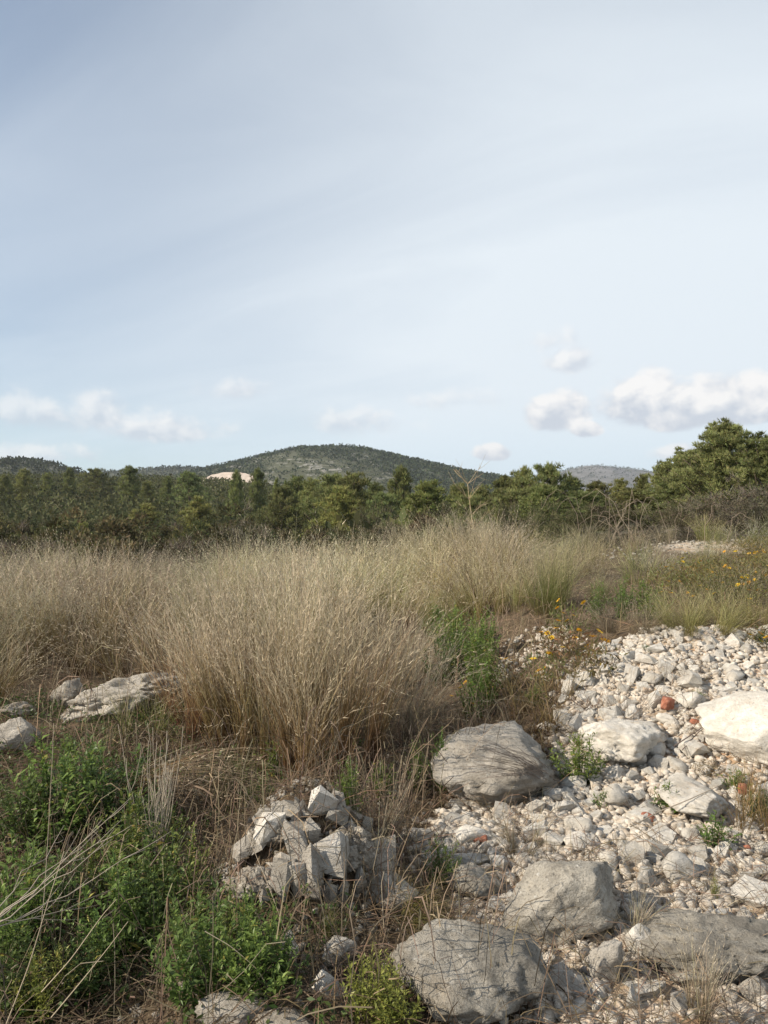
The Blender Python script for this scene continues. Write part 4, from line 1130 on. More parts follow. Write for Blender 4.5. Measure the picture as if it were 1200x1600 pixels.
# ------------------------------------------------------------------ green weeds
def weed_data(seed, nst, ht, spread, leaf=.037, colr=(.10, .155, .034), young=(.21, .26, .062), gap=.016):
    g = np.random.default_rng(seed)
    stems, L = [], []
    for s in range(nst):
        a = g.uniform(0, 6.28); out = spread * math.sqrt(g.uniform(0, 1)); hh = ht * (1 - .45 * (out / spread) ** 2) * g.uniform(.7, 1.08)
        r0 = np.array([math.cos(a) * out * .45, math.sin(a) * out * .45, -.01])
        t = np.linspace(0, 1, 7)[:, None]
        path = r0 + np.array([math.cos(a) * out * .6, math.sin(a) * out * .6, 0]) * t ** 1.4 + np.array([0, 0, hh]) * t + g.normal(size=(7, 3)) * .004
        stems.append(tube(path, .0026, .0010, 4, np.array(colr) * 1.1))
        n = int(hh / gap)
        ang = g.uniform(0, 6.28)
        for k in range(2, n):
            q = k / n; i = min(int(q * 6), 5); c_ = path[i] * (1 - (q * 6 - i)) + path[i + 1] * (q * 6 - i)
            ang += 1.57 + g.uniform(-.25, .25)
            for sgn in (0, math.pi):
                if g.uniform() < .12 + .25 * (q < .35): continue
                th = ang + sgn + g.uniform(-.3, .3)
                up = g.uniform(-.25, .5) + .9 * q ** 3
                d_ = np.array([math.cos(th), math.sin(th), up]); d_ /= np.linalg.norm(d_)
                ln = leaf * g.uniform(.5, 1.45) * (1.0 - .55 * q ** 4) * (.7 + .3 * min(1, q * 3))
                col_ = (np.array(colr) * (1 - q ** 2) + np.array(young) * q ** 2) * g.uniform(.65, 1.3)
                if g.uniform() < .05: col_ = np.array([.34, .29, .07]) * g.uniform(.6, 1.1)
                L.append((c_, d_, ln, col_))
            if g.uniform() < .5 and q < .9:                              # short side shoot
                th = g.uniform(0, 6.28); sd = np.array([math.cos(th), math.sin(th), .7]); sd /= np.linalg.norm(sd)
                for m_ in range(3):
                    cc = c_ + sd * (.012 + .011 * m_)
                    d_ = sd + g.normal(size=3) * .6; d_ /= np.linalg.norm(d_)
                    L.append((cc, d_, leaf * g.uniform(.5, .85), (np.array(colr) * .6 + np.array(young) * .4) * g.uniform(.75, 1.25)))
    c_ = np.array([q[0] for q in L]); d_ = np.array([q[1] for q in L]); ln = np.array([q[2] for q in L])[:, None]; tc_ = np.clip(np.array([q[3] for q in L]), .01, .9)
    n = len(L)
    side = np.cross(d_, np.array([0, 0, 1.0])); side /= np.linalg.norm(side, axis=1, keepdims=True) + 1e-6
    side += g.normal(size=(n, 3)) * .25; nrm = np.cross(side, d_)
    W = ln * .35
    droop = np.array([0, 0, -1.0]) * ln * g.uniform(0, .25, (n, 1))
    v_ = np.stack([c_, c_ + d_ * ln * .4 + side * W * .5 + nrm * W * .18, c_ + d_ * ln * .4, c_ + d_ * ln * .4 - side * W * .5 + nrm * W * .18, c_ + d_ * ln + droop], 1).reshape(-1, 3)
    b = np.arange(n)[:, None] * 5
    f_ = np.concatenate([b + [0, 2, 1], b + [0, 3, 2], b + [1, 2, 4], b + [2, 3, 4]])
    return stems, (v_, f_, np.repeat(tc_, 5, 0))

WEEDS = {}
def weed_kind(key):
    if key not in WEEDS:
        kind, var = key
        par = {'bush': dict(nst=30, ht=.34, spread=.20), 'tall': dict(nst=22, ht=.42, spread=.13, leaf=.034, colr=(.12, .19, .04), young=(.22, .29, .07)), 'yellow': dict(nst=26, ht=.26, spread=.13, leaf=.030, colr=(.17, .19, .04), young=(.30, .29, .07)),
               'small': dict(nst=14, ht=.20, spread=.10, leaf=.032), 'dark': dict(nst=28, ht=.38, spread=.22, colr=(.062, .10, .026), young=(.13, .175, .045))}[kind]
        st, lf = weed_data(500 + hash(kind) % 1 + var * 7 + len(kind) * 31, **par)
        WEEDS[key] = ([mesh('weed_stem', a, b, [M_LEAF], c_, True) for a, b, c_ in st], mesh('weed_leaves', *lf[:2], [M_LEAF], lf[2]), par['ht'])
    return WEEDS[key]

def put_weed(px, py, hpx, kind, var, label, wide=1.0, group='leafy green weeds'):
    p = at(px, py)
    st, lf, ht = weed_kind((kind, var))
    s = hpx * p.y / F / ht
    e = obj('leafy_weed', None, None, p, random.uniform(0, 6.28), (s * wide, s * wide, s), label=label, category='weed', group=group)
    for m_ in st: obj('stem', m_, e)
    o = obj('foliage', lf, e); o['kind'] = 'stuff'
    return e

weeds = [
    (85, 1318, 180, 'bush', 0, 'leafy green weed right of the tan boulder at the left edge', 1.0), (165, 1300, 165, 'dark', 0, 'leafy green weed below the rock ledge at left', 1.0), (30, 1330, 130, 'dark', 1, 'dark leafy weed below the tan boulder at the left edge', 1.0),
    (205, 1420, 190, 'bush', 1, 'leafy weed behind the bare candelabra twig', .9), (250, 1490, 200, 'dark', 0, 'dark leafy weed at the foot of the bare candelabra twig', .85), (185, 1510, 190, 'bush', 0, 'leafy weed left of the candelabra twig foot', .8),
    (35, 1490, 190, 'bush', 1, 'leafy weed behind the pale fan of bent twigs', 1.0), (105, 1440, 120, 'dark', 1, 'dark weed under the pale fan of bent twigs', 1.0), (25, 1580, 150, 'dark', 0, 'dark weed in the lower left picture corner', 1.0),
    (70, 1598, 130, 'yellow', 0, 'yellow-green weed near the lower left corner', .8), (330, 1570, 195, 'bush', 0, 'large bright leafy weed left of the picture foot middle', .95), (398, 1562, 170, 'bush', 1, 'bright leafy weed right of the largest bright one', .85), (300, 1525, 130, 'bush', 1, 'bright leafy weed at the left of the largest bright one', .8),
    (440, 1540, 80, 'small', 0, 'small green weed below the narrow white rock', 1.2), (575, 1598, 130, 'yellow', 1, 'yellow-green weed at the bottom edge left of the flat-topped slab', .8), (620, 1612, 100, 'yellow', 0, 'low yellow-green weed against the flat-topped slab', 1.1),
    (430, 1222, 72, 'small', 0, 'small green weed at the foot of the densest straw tussock', 1.0), (548, 1272, 98, 'tall', 0, 'green weed behind the rubble mound', .9), (652, 1240, 96, 'tall', 1, 'green weed left of the rounded grey boulder', .8), (690, 1238, 110, 'tall', 0, 'taller green weed touching the rounded grey boulder', .7),
    (690, 1385, 78, 'bush', 0, 'small weed between the boulders in the lower middle', .9), (905, 1228, 92, 'bush', 1, 'bright green round weed left of the pale blocky boulder', .9), (1048, 1268, 48, 'small', 1, 'little green weed left of the pale slab', 1.5), (1118, 1332, 66, 'small', 0, 'little leafy weed below the pale slab', 1.1),
    (1117, 1412, 52, 'yellow', 1, 'single yellow-green sprig above the low grey slab', .3), (745, 1128, 110, 'tall', 1, 'tall green weed behind the rounded grey boulder', .9), (738, 1070, 110, 'tall', 0, 'tall green weed column left of the upright grey rock', 1.0), (700, 1070, 100, 'dark', 0, 'green weed between the grey tussock and the tall green column', .9),
    (722, 1020, 80, 'bush', 0, 'green weed at the top of the green patch below the tussocks', 1.0), (935, 972, 72, 'tall', 1, 'green weed left of the low tussocks on the bank', 1.0), (975, 968, 76, 'tall', 0, 'green weed in the middle of the bank', 1.0), (1012, 968, 66, 'bush', 1, 'green weed right of the bank middle', 1.0),
    (1185, 1285, 60, 'dark', 0, 'dark green weed at the right edge behind the red tile', .8), (1010, 1020, 14, 'small', 1, 'tiny green weed on the rubble top', 1.4), (230, 1350, 130, 'dark', 1, 'dark weed beneath the leaning straw tuft', .9), (1192, 1010, 36, 'small', 0, 'small green weed at the right edge of the rubble top', 1.3),
    (765, 1100, 120, 'tall', 1, 'bright green weed right of the tall green column', .8), (712, 1045, 110, 'tall', 1, 'bright green weed in the middle of the green patch', 1.0), (755, 1035, 95, 'tall', 0, 'bright green weed behind the tall green column', 1.0), (690, 1010, 70, 'bush', 1, 'green weed at the upper left of the green patch', 1.1), (120, 1260, 120, 'bush', 1, 'leafy weed under the middle of the rock ledge', 1.0), (285, 1440, 150, 'bush', 0, 'leafy weed right of the bare candelabra twig', .8), (360, 1500, 120, 'bush', 0, 'bright leafy weed behind the largest bright one', .9), (140, 1560, 120, 'dark', 1, 'dark low weed right of the yellow-green corner weed', 1.0), (600, 1250, 70, 'small', 1, 'small green weed right of the tall stalk behind the mound', 1.0),
    (1150, 1240, 40, 'small', 0, 'small green weed at the foot of the large white boulder', 1.3), (940, 1260, 30, 'small', 1, 'tiny weed left of the yellowish upright stone', 1.2), (1090, 1100, 22, 'small', 1, 'tiny weed right of the orange-red brick piece', 1.3),
    (835, 1105, 40, 'small', 1, 'low green weed left of the dry brown bush', 1.4), (405, 1262, 48, 'dark', 1, 'dark low weed above the rubble mound', 1.4)]
for a, b, c_, kind, var, lab, wd in weeds:
    put_weed(a, b, c_, kind, var, lab, wd)

# ------------------------------------------------------------------ yellow flowers
def flower_meshes(seed):
    g = np.random.default_rng(seed)
    n = 15; th = np.arange(n) * 6.283 / n + g.uniform(-.08, .08, n)
    d_ = np.stack([np.cos(th), np.sin(th), np.full(n, .28)], 1); side = np.stack([-np.sin(th), np.cos(th), 0 * th], 1)
    c_ = d_ * .25
    L = g.uniform(.85, 1.0, n)[:, None]
    v_ = np.stack([c_ - side * .06, c_ + side * .06, d_ * L * .75 + side * .13, d_ * L - [0, 0, .02], d_ * L * .75 - side * .13], 1).reshape(-1, 3)
    b = np.arange(n)[:, None] * 5
    f_ = np.concatenate([b + [0, 1, 2], b + [0, 2, 4], b + [4, 2, 3]])
    pm = mesh('petals', v_, f_, [M_PETAL], np.tile(jitter_col((.85, .50, .02), 1, g, .1), (len(v_), 1)))
    dv, df = ico(1); dv = dv * [.30, .30, .14] + [0, 0, .08]
    dm_ = mesh('flower_disc', dv, df, [M_PETAL], np.tile([.55, .22, .02], (len(dv), 1)), True)
    return pm, dm_
FLOW = [flower_meshes(k) for k in range(3)]
def feathery(seed, n=170, ht=.25, spread=.16, colr=(.13, .14, .045)):
    g = np.random.default_rng(seed)
    c_ = unit(n, g) * [spread, spread, ht * .5] * g.uniform(.2, 1, (n, 1)) ** .5 + [0, 0, ht * .45]
    c_[:, 2] = np.clip(c_[:, 2], 0, None)
    d_ = unit(n, g) + [0, 0, .8]; d_ /= np.linalg.norm(d_, axis=1, keepdims=True)
    return tri_leaves(c_, d_, g.uniform(.025, .06, n), .009, g, jitter_col(colr, n, g, .35, .12))
FTH = [feathery(600 + k, 260, colr=[(.13, .14, .045), (.16, .13, .05), (.20, .13, .06)][k]) for k in range(3)]
FTH += [feathery(610 + k, 900, .42, .4, colr=[(.15, .15, .05), (.20, .16, .055)][k]) for k in range(2)]
FTHM = [mesh('flower_foliage', a, b, [M_LEAF], c_) for a, b, c_ in FTH]
def flower_plant(px, py, heads, seed, label, fsize=.021, spread=.16, ht=.3, group='yellow flower plants'):
    """heads: photo pixels of its flower heads"""
    p = at(px, py); g = np.random.default_rng(seed)
    e = obj('yellow_flower_plant', None, None, p, 0.0, label=label, category='flower', group=group)
    o = obj('foliage', FTHM[seed % 3], e, (0, 0, 0), g.uniform(0, 6), (spread / .16, spread / .16, ht / .26)) if spread < .35 else obj('foliage', FTHM[3 + seed % 2], e, (0, 0, 0), g.uniform(0, 6), (spread / .4, spread / .4, ht / .42))
    o['kind'] = 'stuff'
    for hx, hy in heads:
        yy = p.y + g.uniform(-.12, .12)
        hp = np.array([(hx - 600) / F * yy, yy, EYE + (800 - hy) / F * yy]) - np.array(p)
        hp[2] = max(hp[2], .03)
        t = np.linspace(0, 1, 5)[:, None]
        root = np.array([hp[0] * .55, hp[1] * .5, h1(p.x + hp[0] * .55, p.y + hp[1] * .5) - p.z - .01])
        path = root + (hp - root) * t + np.array([0, 0, .0]) + g.normal(size=(5, 3)) * .004 * (1 - t) * t * 4
        sv = tube(path, .0022, .0016, 4, (.13, .15, .05))
        obj('stem', mesh('flower_stem', sv[0], sv[1], [M_LEAF], sv[2], True), e)
        s = fsize * g.uniform(1.1, 1.6)
        fl = obj('flower_head', FLOW[g.integers(0, 3)][0], e, tuple(hp), (g.uniform(-.1, .9), g.uniform(-.6, .3), g.uniform(0, 6)), s)
        obj('disc', FLOW[0][1], fl)
    return e
flower_plant(742, 1128, [(706, 1088), (719, 1075), (739, 1100), (752, 1097), (728, 1066), (754, 1127), (734, 1122)], 1, 'yellow-flowered plant growing among the tall green weeds', .019, .12, .2)
flower_plant(790, 1085, [(782, 1030), (790, 1030), (797, 1032), (804, 1072), (768, 1078), (783, 1091)], 2, 'yellow-flowered plant at the foot of the upright grey rock', .02, .2, .25)
flower_plant(848, 1070, [(842, 1048), (850, 1054), (838, 1056), (851, 1045), (833, 1030), (858, 1022)], 3, 'flowers in a tight yellow cluster in the reddish dry patch', .022, .2, .25)
flower_plant(865, 1030, [(855, 990), (869, 982), (862, 997), (880, 1012), (851, 1013), (872, 970), (846, 988)], 4, 'yellow-flowered plant rising behind the tight cluster', .022, .2, .3)
flower_plant(905, 1040, [(899, 997), (918, 1009), (936, 987), (943, 1000), (905, 985), (926, 995), (950, 1003)], 5, 'yellow-flowered plant at the left edge of the rubble top', .024, .24, .3)
flower_plant(890, 1000, [(896, 962), (873, 938), (871, 950), (912, 942), (886, 970), (880, 958)], 6, 'tall yellow-flowered plant below the big round tussock', .022, .2, .35)
flower_plant(925, 1065, [(940, 1040), (915, 1052)], 7, 'scant yellow-flowered plant left of the rubble stones', .018, .25, .3)
flower_plant(1105, 1215, [(1111, 1219)], 8, 'single yellow flower at the pale slab', .018, .08, .1)
gfl = np.random.default_rng(17)
ORD = 'first second third fourth fifth sixth seventh eighth ninth tenth eleventh twelfth'.split()
places = ['left of the pale bank', 'at the foot of the pale bank', 'right of the pale bank', 'at the right edge by the bank']
for k in range(12):
    px_i = 1045 + k * 14; py_i = 950 - 14 * (k % 4)
    hd = [(px_i + gfl.uniform(-22, 22), py_i - gfl.uniform(8, 50)) for _ in range(6)]
    flower_plant(px_i, py_i, hd, 20 + k, ORD[k] + ' yellow-flowered plant from the left in the flowery grass by the pale bank', .021, .4, .42, 'flowers in the grass at right')
flower_plant(1195, 1015, [(1172, 992), (1188, 990), (1198, 996)], 40, 'yellow flowers at the right edge above the rubble', .022, .15, .2)
for k, (a, b) in enumerate(((1180, 878), (1196, 880), (1165, 885), (1190, 865))):
    flower_plant(a, b, [(a + gfl.uniform(-16, 16), b - gfl.uniform(6, 26)) for _ in range(6)], 41 + k, ['orange-yellow flowers on the pale bank, second clump from the right edge', 'orange-yellow flowers on the pale bank at the right picture edge', 'orange-yellow flowers on the left part of the pale bank', 'highest orange-yellow flowers on the pale bank'][k], .028, .5, .5, 'flowers on the pale bank')

# ------------------------------------------------------------------ dry stems, twigs, saplings
def branch_paths(g, start, d0, length, r, depth, spread, up, out):
    n = 6; p = np.array(start, float); d_ = np.array(d0, float); d_ /= np.linalg.norm(d_); path = [p.copy()]
    for k in range(n - 1):
        d_ = d_ + g.normal(size=3) * .08 + np.array([0, 0, up]); d_ /= np.linalg.norm(d_)
        p = p + d_ * length / (n - 1); path.append(p.copy())
    out.append((np.array(path), r, r * .45))
    if depth > 0:
        for k in range(g.integers(2, 5)):
            q = g.integers(1, n); nd = d_ + g.normal(size=3) * spread
            branch_paths(g, path[q], nd, length * g.uniform(.5, .8), r * .6, depth - 1, spread, up, out)

def dry_plant(name, loc, paths, label, tint_, category='dry plant', group=None):
    e = obj(name, None, None, loc, 0.0, label=label, category=category)
    if group: e['group'] = group
    for k, (pa, r0, r1) in enumerate(paths):
        v_, f_, t_ = tube(pa, r0, r1, 4, tint_)
        obj('stem' if k == 0 else 'twig', mesh('twig', v_, f_, [M_TWIG], t_, True), e)
    return e

GT = (.42, .36, .28)
# candelabra twig at left
p = at(243, 1398)
g = np.random.default_rng(701); paths = [(np.array([[0, 0, -.02], [.003, 0, .06], [-.003, 0, .15], [0, 0, .22]]), .0060, .0050)]
for k in range(17):
    a = g.uniform(0, 6.28); o_ = g.uniform(.03, .17); st = np.array([0, 0, g.uniform(.12, .22)]); t = np.linspace(0, 1, 7)[:, None]
    hh = g.uniform(.40, .60)
    pa = st + np.array([math.cos(a) * o_, math.sin(a) * o_, 0]) * t ** .55 + np.array([0, 0, hh]) * t ** 1.15 + g.normal(size=(7, 3)) * .005 * t
    paths.append((pa, .0030, .0012))
    for m_ in range(2):
        i = g.integers(2, 5); a2 = g.uniform(0, 6.28); t2 = np.linspace(0, 1, 5)[:, None]
        paths.append((pa[i] + np.array([math.cos(a2) * .05, math.sin(a2) * .05, 0]) * t2 ** .6 + np.array([0, 0, g.uniform(.1, .22)]) * t2, .0018, .0009))
dry_plant('bare_twig_plant', p, paths, 'bare candelabra-shaped dry twig plant in front of the straw tussocks', GT)
# bent fan of pale twigs at lower left
p = at(-10, 1470); g = np.random.default_rng(702); paths = []
def ray(px, py, D):
    return np.array([(px - 600) / F * D, D, EYE + (800 - py) / F * D])
for k, (ex_, ey) in enumerate([(205, 1245), (190, 1280), (175, 1310), (230, 1325), (120, 1405), (150, 1300), (215, 1375), (100, 1290)]):
    a0 = ray(-25, 1455, 2.62); b0 = ray(ex_, ey, 2.72 + .05 * k); mid_ = (a0 + b0) / 2 + np.array([0, 0, -.03 + .02 * (k % 3)])
    t = np.linspace(0, 1, 7)[:, None]
    pa = (1 - t) ** 2 * a0 + 2 * t * (1 - t) * mid_ + t ** 2 * b0 + g.normal(size=(7, 3)) * .004
    pa[1:-1] += g.normal(size=(5, 3)) * .008
    paths.append((pa - np.array(p), .0024, .0009))
    for m_ in range(2):
        i = g.integers(2, 6); t2 = np.linspace(0, 1, 5)[:, None]; dd = pa[i] - pa[i - 1]; dd = dd / np.linalg.norm(dd) * g.uniform(.08, .16) + g.normal(size=3) * .03
        paths.append((pa[i] + dd * t2 + np.array([0, 0, .02]) * t2 ** 2 - np.array(p), .0014, .0007))
dry_plant('bent_twig_plant', p, paths, 'pale fan of bent dry twigs reaching in from the left edge', (.40, .34, .27))
# long thin stalks
def stalk(pxs, D0, label, r=.0022, tint_=(.46, .38, .27)):
    pts_ = np.array([ray(a, b, D0 + dd) for a, b, dd in pxs])
    base = pts_[0].copy()
    tt = np.linspace(0, 1, len(pts_)); ts = np.linspace(0, 1, len(pts_) * 4)
    sm = np.stack([np.interp(ts, tt, pts_[:, q]) for q in range(3)], 1)
    kern = np.array([.25, .5, .25])
    for q in range(3): sm[1:-1, q] = (sm[:-2, q] + 2 * sm[1:-1, q] + sm[2:, q]) / 4
    v_, f_, t_ = tube(sm - base, r, r * .5, 4, tint_)
    return obj('dry_stalk', mesh('stalk', v_, f_, [M_TWIG], t_, True), None, base, label=label, category='dry stalk')
stalk([(62, 1470, 0), (70, 1390, .05), (76, 1290, .1), (82, 1180, .15), (84, 1130, .2)], 2.9, 'tall thin dry stalk rising past the left weeds to the ledge')
stalk([(10, 1600, 0), (45, 1510, 0), (78, 1400, 0), (100, 1330, .05)], 2.35, 'long dry stalk leaning right in the lower left corner')
stalk([(65, 1550, 0), (110, 1500, 0), (160, 1430, .0), (182, 1405, .0)], 2.45, 'dry stalk slanting over the dark earth at lower left', .002)
stalk([(80, 1590, 0), (130, 1530, 0), (170, 1480, .0), (200, 1440, .0)], 2.45, 'dry stalk parallel below the slanting one at lower left', .002)
stalk([(320, 1455, 0), (360, 1478, 0), (400, 1512, 0), (430, 1560, 0)], 2.45, 'thin pale stem bending over the bright green weeds', .0018)
stalk([(1053, 1166, 0), (1100, 1135, .1), (1150, 1105, .2), (1205, 1078, .3)], 4.45, 'long dark twig lying across the large white boulder', .004, (.16, .12, .10))
stalk([(1066, 1172, 0), (1090, 1145, .1), (1110, 1130, .1), (1160, 1100, .2)], 4.44, 'thin dark twig beside the long one on the white boulder', .003, (.16, .12, .10))
stalk([(985, 1292, 0), (1030, 1268, .1), (1075, 1250, .1), (1130, 1225, .2)], 3.75, 'dry grey twig lying below the little weeds in the rubble', .004, (.30, .25, .20))
stalk([(850, 1345, 0), (920, 1350, .05), (1010, 1300, .15), (1060, 1282, .2)], 3.55, 'long dry twig crossing the lower rubble', .0026, (.34, .28, .21))
stalk([(1015, 1400, 0), (1060, 1402, 0), (1100, 1400, .03), (1150, 1395, .05)], 3.1, 'pale stick lying along the top of the low grey slab', .0035, (.46, .40, .32))
stalk([(1130, 1420, 0), (1155, 1405, 0), (1180, 1402, .03), (1215, 1398, .05)], 3.05, 'thin curved stick at the right above the low grey slab', .002)
stalk([(480, 1560, 0), (455, 1480, .1), (420, 1385, .2), (385, 1300, .35)], 2.6, 'thin curved dry stem in front of the rubble mound', .0018)
stalk([(600, 1450, 0), (598, 1420, 0), (596, 1380, 0), (600, 1362, 0)], 2.85, 'short upright dry stem right of the mound foot', .0018)
# shrubby dry twigs
g = np.random.default_rng(703); paths = []
p = at(608, 1335)
for k in range(14):
    a = g.uniform(0, 6.28); pa = []; branch_paths(g, (0, 0, -.01), (math.cos(a) * .35, math.sin(a) * .35, 1), g.uniform(.28, .5), .0022, 1 if k < 5 else 0, .3, .02, paths)
dry_plant('bare_twig_plant', p, paths, 'thin bare brown twigs rising right of the rubble mound', (.30, .22, .15))
# grey dead broom across the rounded boulder
p = at(868, 1232); g = np.random.default_rng(704); paths = []
for k in range(40):
    e0 = ray(735 + g.uniform(-15, 70), 1150 + g.uniform(0, 75), 3.92 + g.uniform(-.08, .1)); a0 = np.array(p) + g.normal(size=3) * .02 + [0, 0, .02]
    t = np.linspace(0, 1, 6)[:, None]; mid_ = (a0 + e0) / 2 + np.array([0, -.04, .06 + g.uniform(0, .05)])
    pa = (1 - t) ** 2 * a0 + 2 * t * (1 - t) * mid_ + t ** 2 * e0 + g.normal(size=(6, 3)) * .006
    paths.append((pa - np.array(p), .0020, .0010))
dry_plant('dead_broom_plant', p, paths, 'grey dead twigs fanned over the rounded grey boulder', (.26, .21, .17))
def bush_twigs(px, py, n, ln, seed, label, tint_, tilt=.8):
    p = at(px, py); g = np.random.default_rng(seed); paths = []
    for k in range(n):
        a = g.uniform(0, 6.28); branch_paths(g, (g.normal() * .03, g.normal() * .03, -.01), (math.cos(a) * tilt, math.sin(a) * tilt, .6), ln * g.uniform(.6, 1.2), .0022, 1, .5, .01, paths)
    dry_plant('dry_bush', p, paths, label, tint_, 'dry bush')
bush_twigs(925, 1112, 16, .17, 705, 'small dry brown bush left of the rubble stones', (.20, .14, .10))
bush_twigs(1000, 1268, 10, .12, 706, 'little dark dead bush beside the yellowish upright stone', (.17, .12, .09))
bush_twigs(985, 1120, 12, .26, 707, 'grey dead twigs spread over the pale blocky boulder', (.26, .22, .18))
bush_twigs(830, 1310, 12, .16, 708, 'dead brown twigs between the rounded boulder and the grey boulder', (.26, .19, .13))
bush_twigs(1055, 1335 - 20, 8, .10, 709, 'dark dead twigs between the white stones of the lower rubble', (.18, .12, .09))
# bare pale sapling and arching brambles in the middle distance
def sapling(px, py, top, D, seed, label, tint_=(.42, .33, .20)):
    x = (px - 600) / F * D; z = h1(x, D); hh = EYE + (800 - top) / F * D - z
    g = np.random.default_rng(seed); paths = []
    branch_paths(g, (0, 0, -.05), (.05, 0, 1), hh, .013, 0, .5, .05, paths)
    main = paths[0][0]
    for k in range(16):
        i = g.integers(2, 6); a = g.uniform(0, 6.28)
        branch_paths(g, main[i], (math.cos(a), math.sin(a) * .5, .8), hh * g.uniform(.15, .32), .006, 1, .5, .05, paths)
    dry_plant('bare_sapling', (x, D, z), paths, label, tint_, 'sapling')
sapling(738, 850, 752, 17, 711, 'slender bare pale sapling standing before the middle pines')
p = Vector(((1010 - 600) / F * 17, 17, 0)); p.z = h1(p.x, p.y); g = np.random.default_rng(712); paths = []
for k in range(22):
    x0 = g.uniform(-1.4, 1.4); x1 = x0 + g.uniform(-1.2, 1.2); hh = g.uniform(.5, 1.35); t = np.linspace(0, 1, 9)[:, None]
    pa = np.array([x0, g.normal() * .5, -.05]) + np.array([x1 - x0, g.normal() * .4, 0]) * t + np.array([0, 0, hh]) * np.sin(np.minimum(t * 2.4, 2.9))
    paths.append((pa + g.normal(size=(9, 3)) * .03, .0055, .003))
dry_plant('bramble', p, paths, 'arching bare brambles in front of the dark shrub at right', (.30, .24, .18), 'bramble')

# ------------------------------------------------------------------ dead straw litter over the earth
def litter(n, seed, accept, region, colr, label, ln=(.05, .28), lift=.03, width=.0028):
    g = np.random.default_rng(seed)
    X = g.uniform(region[0], region[1], n * 3); Y = region[2] + (region[3] - region[2]) * g.uniform(size=n * 3)
    ok = accept(X, Y) & (np.abs(X / Y) < .9); X, Y = X[ok][:n], Y[ok][:n]
    N = len(X); Z = H(X, Y)
    a = g.uniform(0, 6.28, N); L = g.uniform(ln[0], ln[1], N); up = np.abs(g.normal(size=N)) * .35
    d_ = np.stack([np.cos(a) * L, np.sin(a) * L, up * L], 1)
    c0 = np.stack([X, Y, Z + g.uniform(0, lift, N)], 1)
    S = 4; t = np.linspace(0, 1, S)[None, :, None]
    P_ = c0[:, None] + d_[:, None] * t
    P_[:, :, 2] += (np.sin(t[..., 0] * math.pi) * (g.uniform(-.02, .05, N) * L / .2)[:, None])
    P_[:, :, :2] += (g.normal(size=(N, 1, 2)) * .02) * t ** 2
    hz = H(P_[:, :, 0].ravel(), P_[:, :, 1].ravel()).reshape(N, S)
    P_[:, :, 2] = np.maximum(P_[:, :, 2], hz + .003)
    side = np.stack([-np.sin(a), np.cos(a), g.normal(size=N) * .5], 1)[:, None] * width * .5
    v_ = np.stack([P_ - side, P_ + side], 2).reshape(-1, 3)
    b0 = (np.arange(N) * S * 2)[:, None, None] + (np.arange(S - 1) * 2)[None, :, None]
    f_ = np.concatenate([b0 + np.array([0, 1, 3]), b0 + np.array([0, 3, 2])], 1).reshape(-1, 3)
    cc = jitter_col(colr, N, g, .45, .1)
    obj('dead_straw_litter', mesh('litter', v_, f_, [M_GRASS], np.repeat(cc, S * 2, 0)), kind='stuff', label=label, category='litter')
litter(15000, 801, lambda X, Y: (stony_soft(X, Y) < .35), (-2.6, 1.6, 2.3, 5.6), (.185, .13, .082), 'dead brown straw lying over the dark earth')
litter(5000, 802, lambda X, Y: (stony_soft(X, Y) < .5), (-3.5, 3.6, 5.2, 9.5), (.30, .22, .13), 'dead straw lying under the tussocks', (.08, .35))
litter(7500, 803, lambda X, Y: (stony_soft(X, Y) > .3) & ((Y < 3.6) | (fbm(np.stack([X * 1.3, Y * 1.3, 0 * X + 4], 1), 2) > .25)), (.1, 5.5, 2.3, 6.8), (.27, .20, .13), 'thin dead grass strewn over the rubble', (.04, .2), .06, .0022)

# low herb leaves creeping over the dark hollow at left
g = np.random.default_rng(820); n = 22000
X = g.uniform(-3.2, -.1, n); Y = g.uniform(2.3, 6.6, n)
m3 = fbm(np.stack([X * 2.2, Y * 2.2, 0 * X + 7], 1), 3) + .35 * sstep(-.6, -1.2, X)
ok = (m3 > .05) & (np.abs(X / Y) < .55) & (((X - MOUND[0]) ** 2 + (Y - MOUND[1]) ** 2) > .16)
X, Y = X[ok], Y[ok]; n = len(X); d_ = unit(n, g); d_[:, 2] = np.abs(d_[:, 2]) * .8 + .1; d_ /= np.linalg.norm(d_, axis=1, keepdims=True)
lv = tri_leaves(np.stack([X, Y, H(X, Y) + g.uniform(0, .09, n)], 1), d_, g.uniform(.02, .042, n), .014, g, jitter_col((.10, .145, .04), n, g, .35, .1))
obj('low_herb_undergrowth', mesh('undergrowth', lv[0], lv[1], [M_LEAF], lv[2]), kind='stuff', label='low green herbs creeping over the dark hollow at left', category='undergrowth')

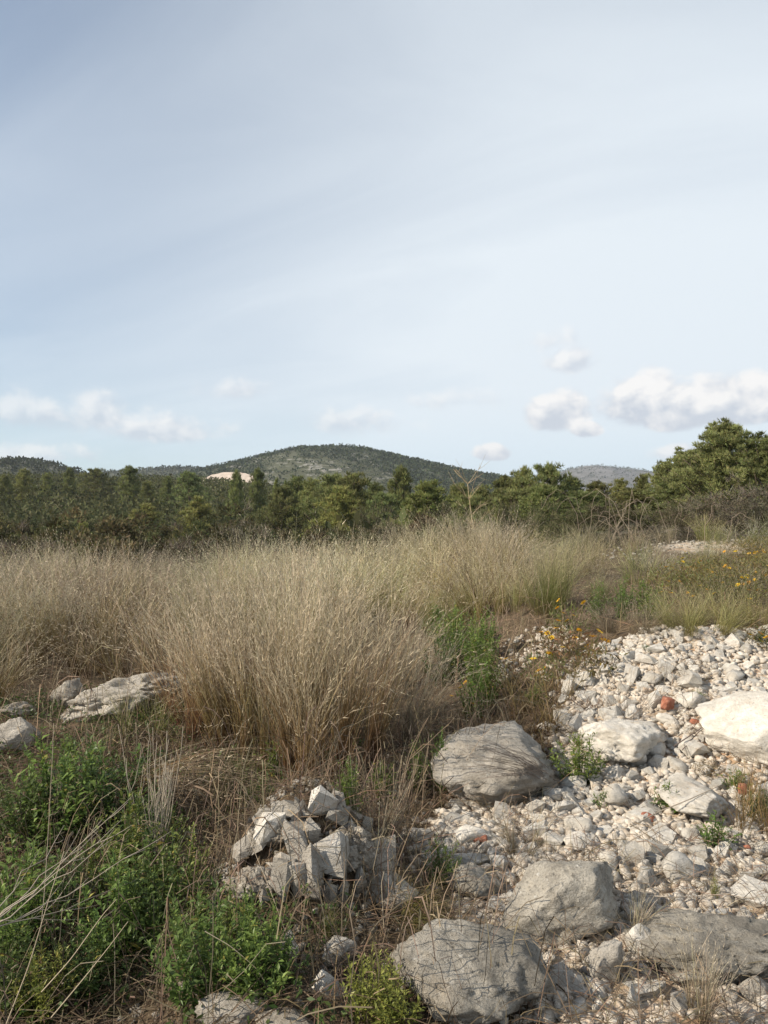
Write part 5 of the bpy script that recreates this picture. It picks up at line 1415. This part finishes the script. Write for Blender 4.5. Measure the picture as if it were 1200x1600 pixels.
# dead thin stems standing and tangled through the weeds
def dead_stems(n, seed, region, label, colr, ht=(.12, .45)):
    g = np.random.default_rng(seed)
    X = g.uniform(region[0], region[1], n); Y = g.uniform(region[2], region[3], n)
    ok = (np.abs(X / Y) < .56) & (stony_soft(X, Y) < .4) & (fbm(np.stack([X * 1.6, Y * 1.6, 0 * X + 2], 1), 2) > -.25)
    X, Y = X[ok], Y[ok]; N = len(X); a = g.uniform(0, 6.28, N); L = g.uniform(ht[0], ht[1], N)
    S = 6; t = np.linspace(0, 1, S)[None, :, None]
    out = np.stack([np.cos(a), np.sin(a)], 1)[:, None] * (L * g.uniform(.1, .9, N))[:, None, None]
    hor = out * t + g.normal(size=(N, 1, 2)) * .05 * t ** 2
    zz = L[:, None] * (np.sin(t[..., 0] * g.uniform(1.2, 2.4, N)[:, None]))
    P_ = np.concatenate([np.stack([X, Y], 1)[:, None] + hor, (H(X, Y) - .01)[:, None, None] + zz[..., None]], 2)
    P_[:, 1:-1] += g.normal(size=(N, S - 2, 3)) * .006
    sd = np.stack([-np.sin(a), np.cos(a), g.normal(size=N) * .6], 1)[:, None] * g.uniform(.0009, .0019, N)[:, None, None]
    v_ = np.stack([P_ - sd, P_ + sd], 2).reshape(-1, 3)
    b0 = (np.arange(N) * S * 2)[:, None, None] + (np.arange(S - 1) * 2)[None, :, None]
    f_ = np.concatenate([b0 + np.array([0, 1, 3]), b0 + np.array([0, 3, 2])], 1).reshape(-1, 3)
    obj('dead_stem_undergrowth', mesh('dead_stems', v_, f_, [M_TWIG], np.repeat(jitter_col(colr, N, g, .5, .1), S * 2, 0)), kind='stuff', label=label, category='undergrowth')
dead_stems(2600, 830, (-2.0, .9, 2.3, 5.2), 'tangle of thin dead brown stems through the weeds at left', (.21, .155, .105))
dead_stems(1500, 831, (-3.6, 1.8, 5.0, 8.2), 'thin dead stems around the feet of the tussocks', (.28, .21, .14), (.2, .6))

# thin air between here and the hills
hz_me = bpy.data.meshes.new('haze')
bm = bmesh.new(); bmesh.ops.create_cube(bm, size=1.0); bm.to_mesh(hz_me); bm.free()
hz = obj('haze', hz_me, None, (0, 1200, 78), None, (7600, 7000, 200), kind='stuff', label='thin pale air in front of the far hills', category='haze')
m_, n = material('haze_air')
pv = n.new('ShaderNodeVolumePrincipled'); pv.inputs['Color'].default_value = (.80, .88, 1.0, 1); pv.inputs['Density'].default_value = .00013; pv.inputs['Anisotropy'].default_value = .2
o_ = n.new('ShaderNodeOutputMaterial'); n.t.links.new(pv.outputs[0], o_.inputs['Volume'])
hz_me.materials.append(m_)
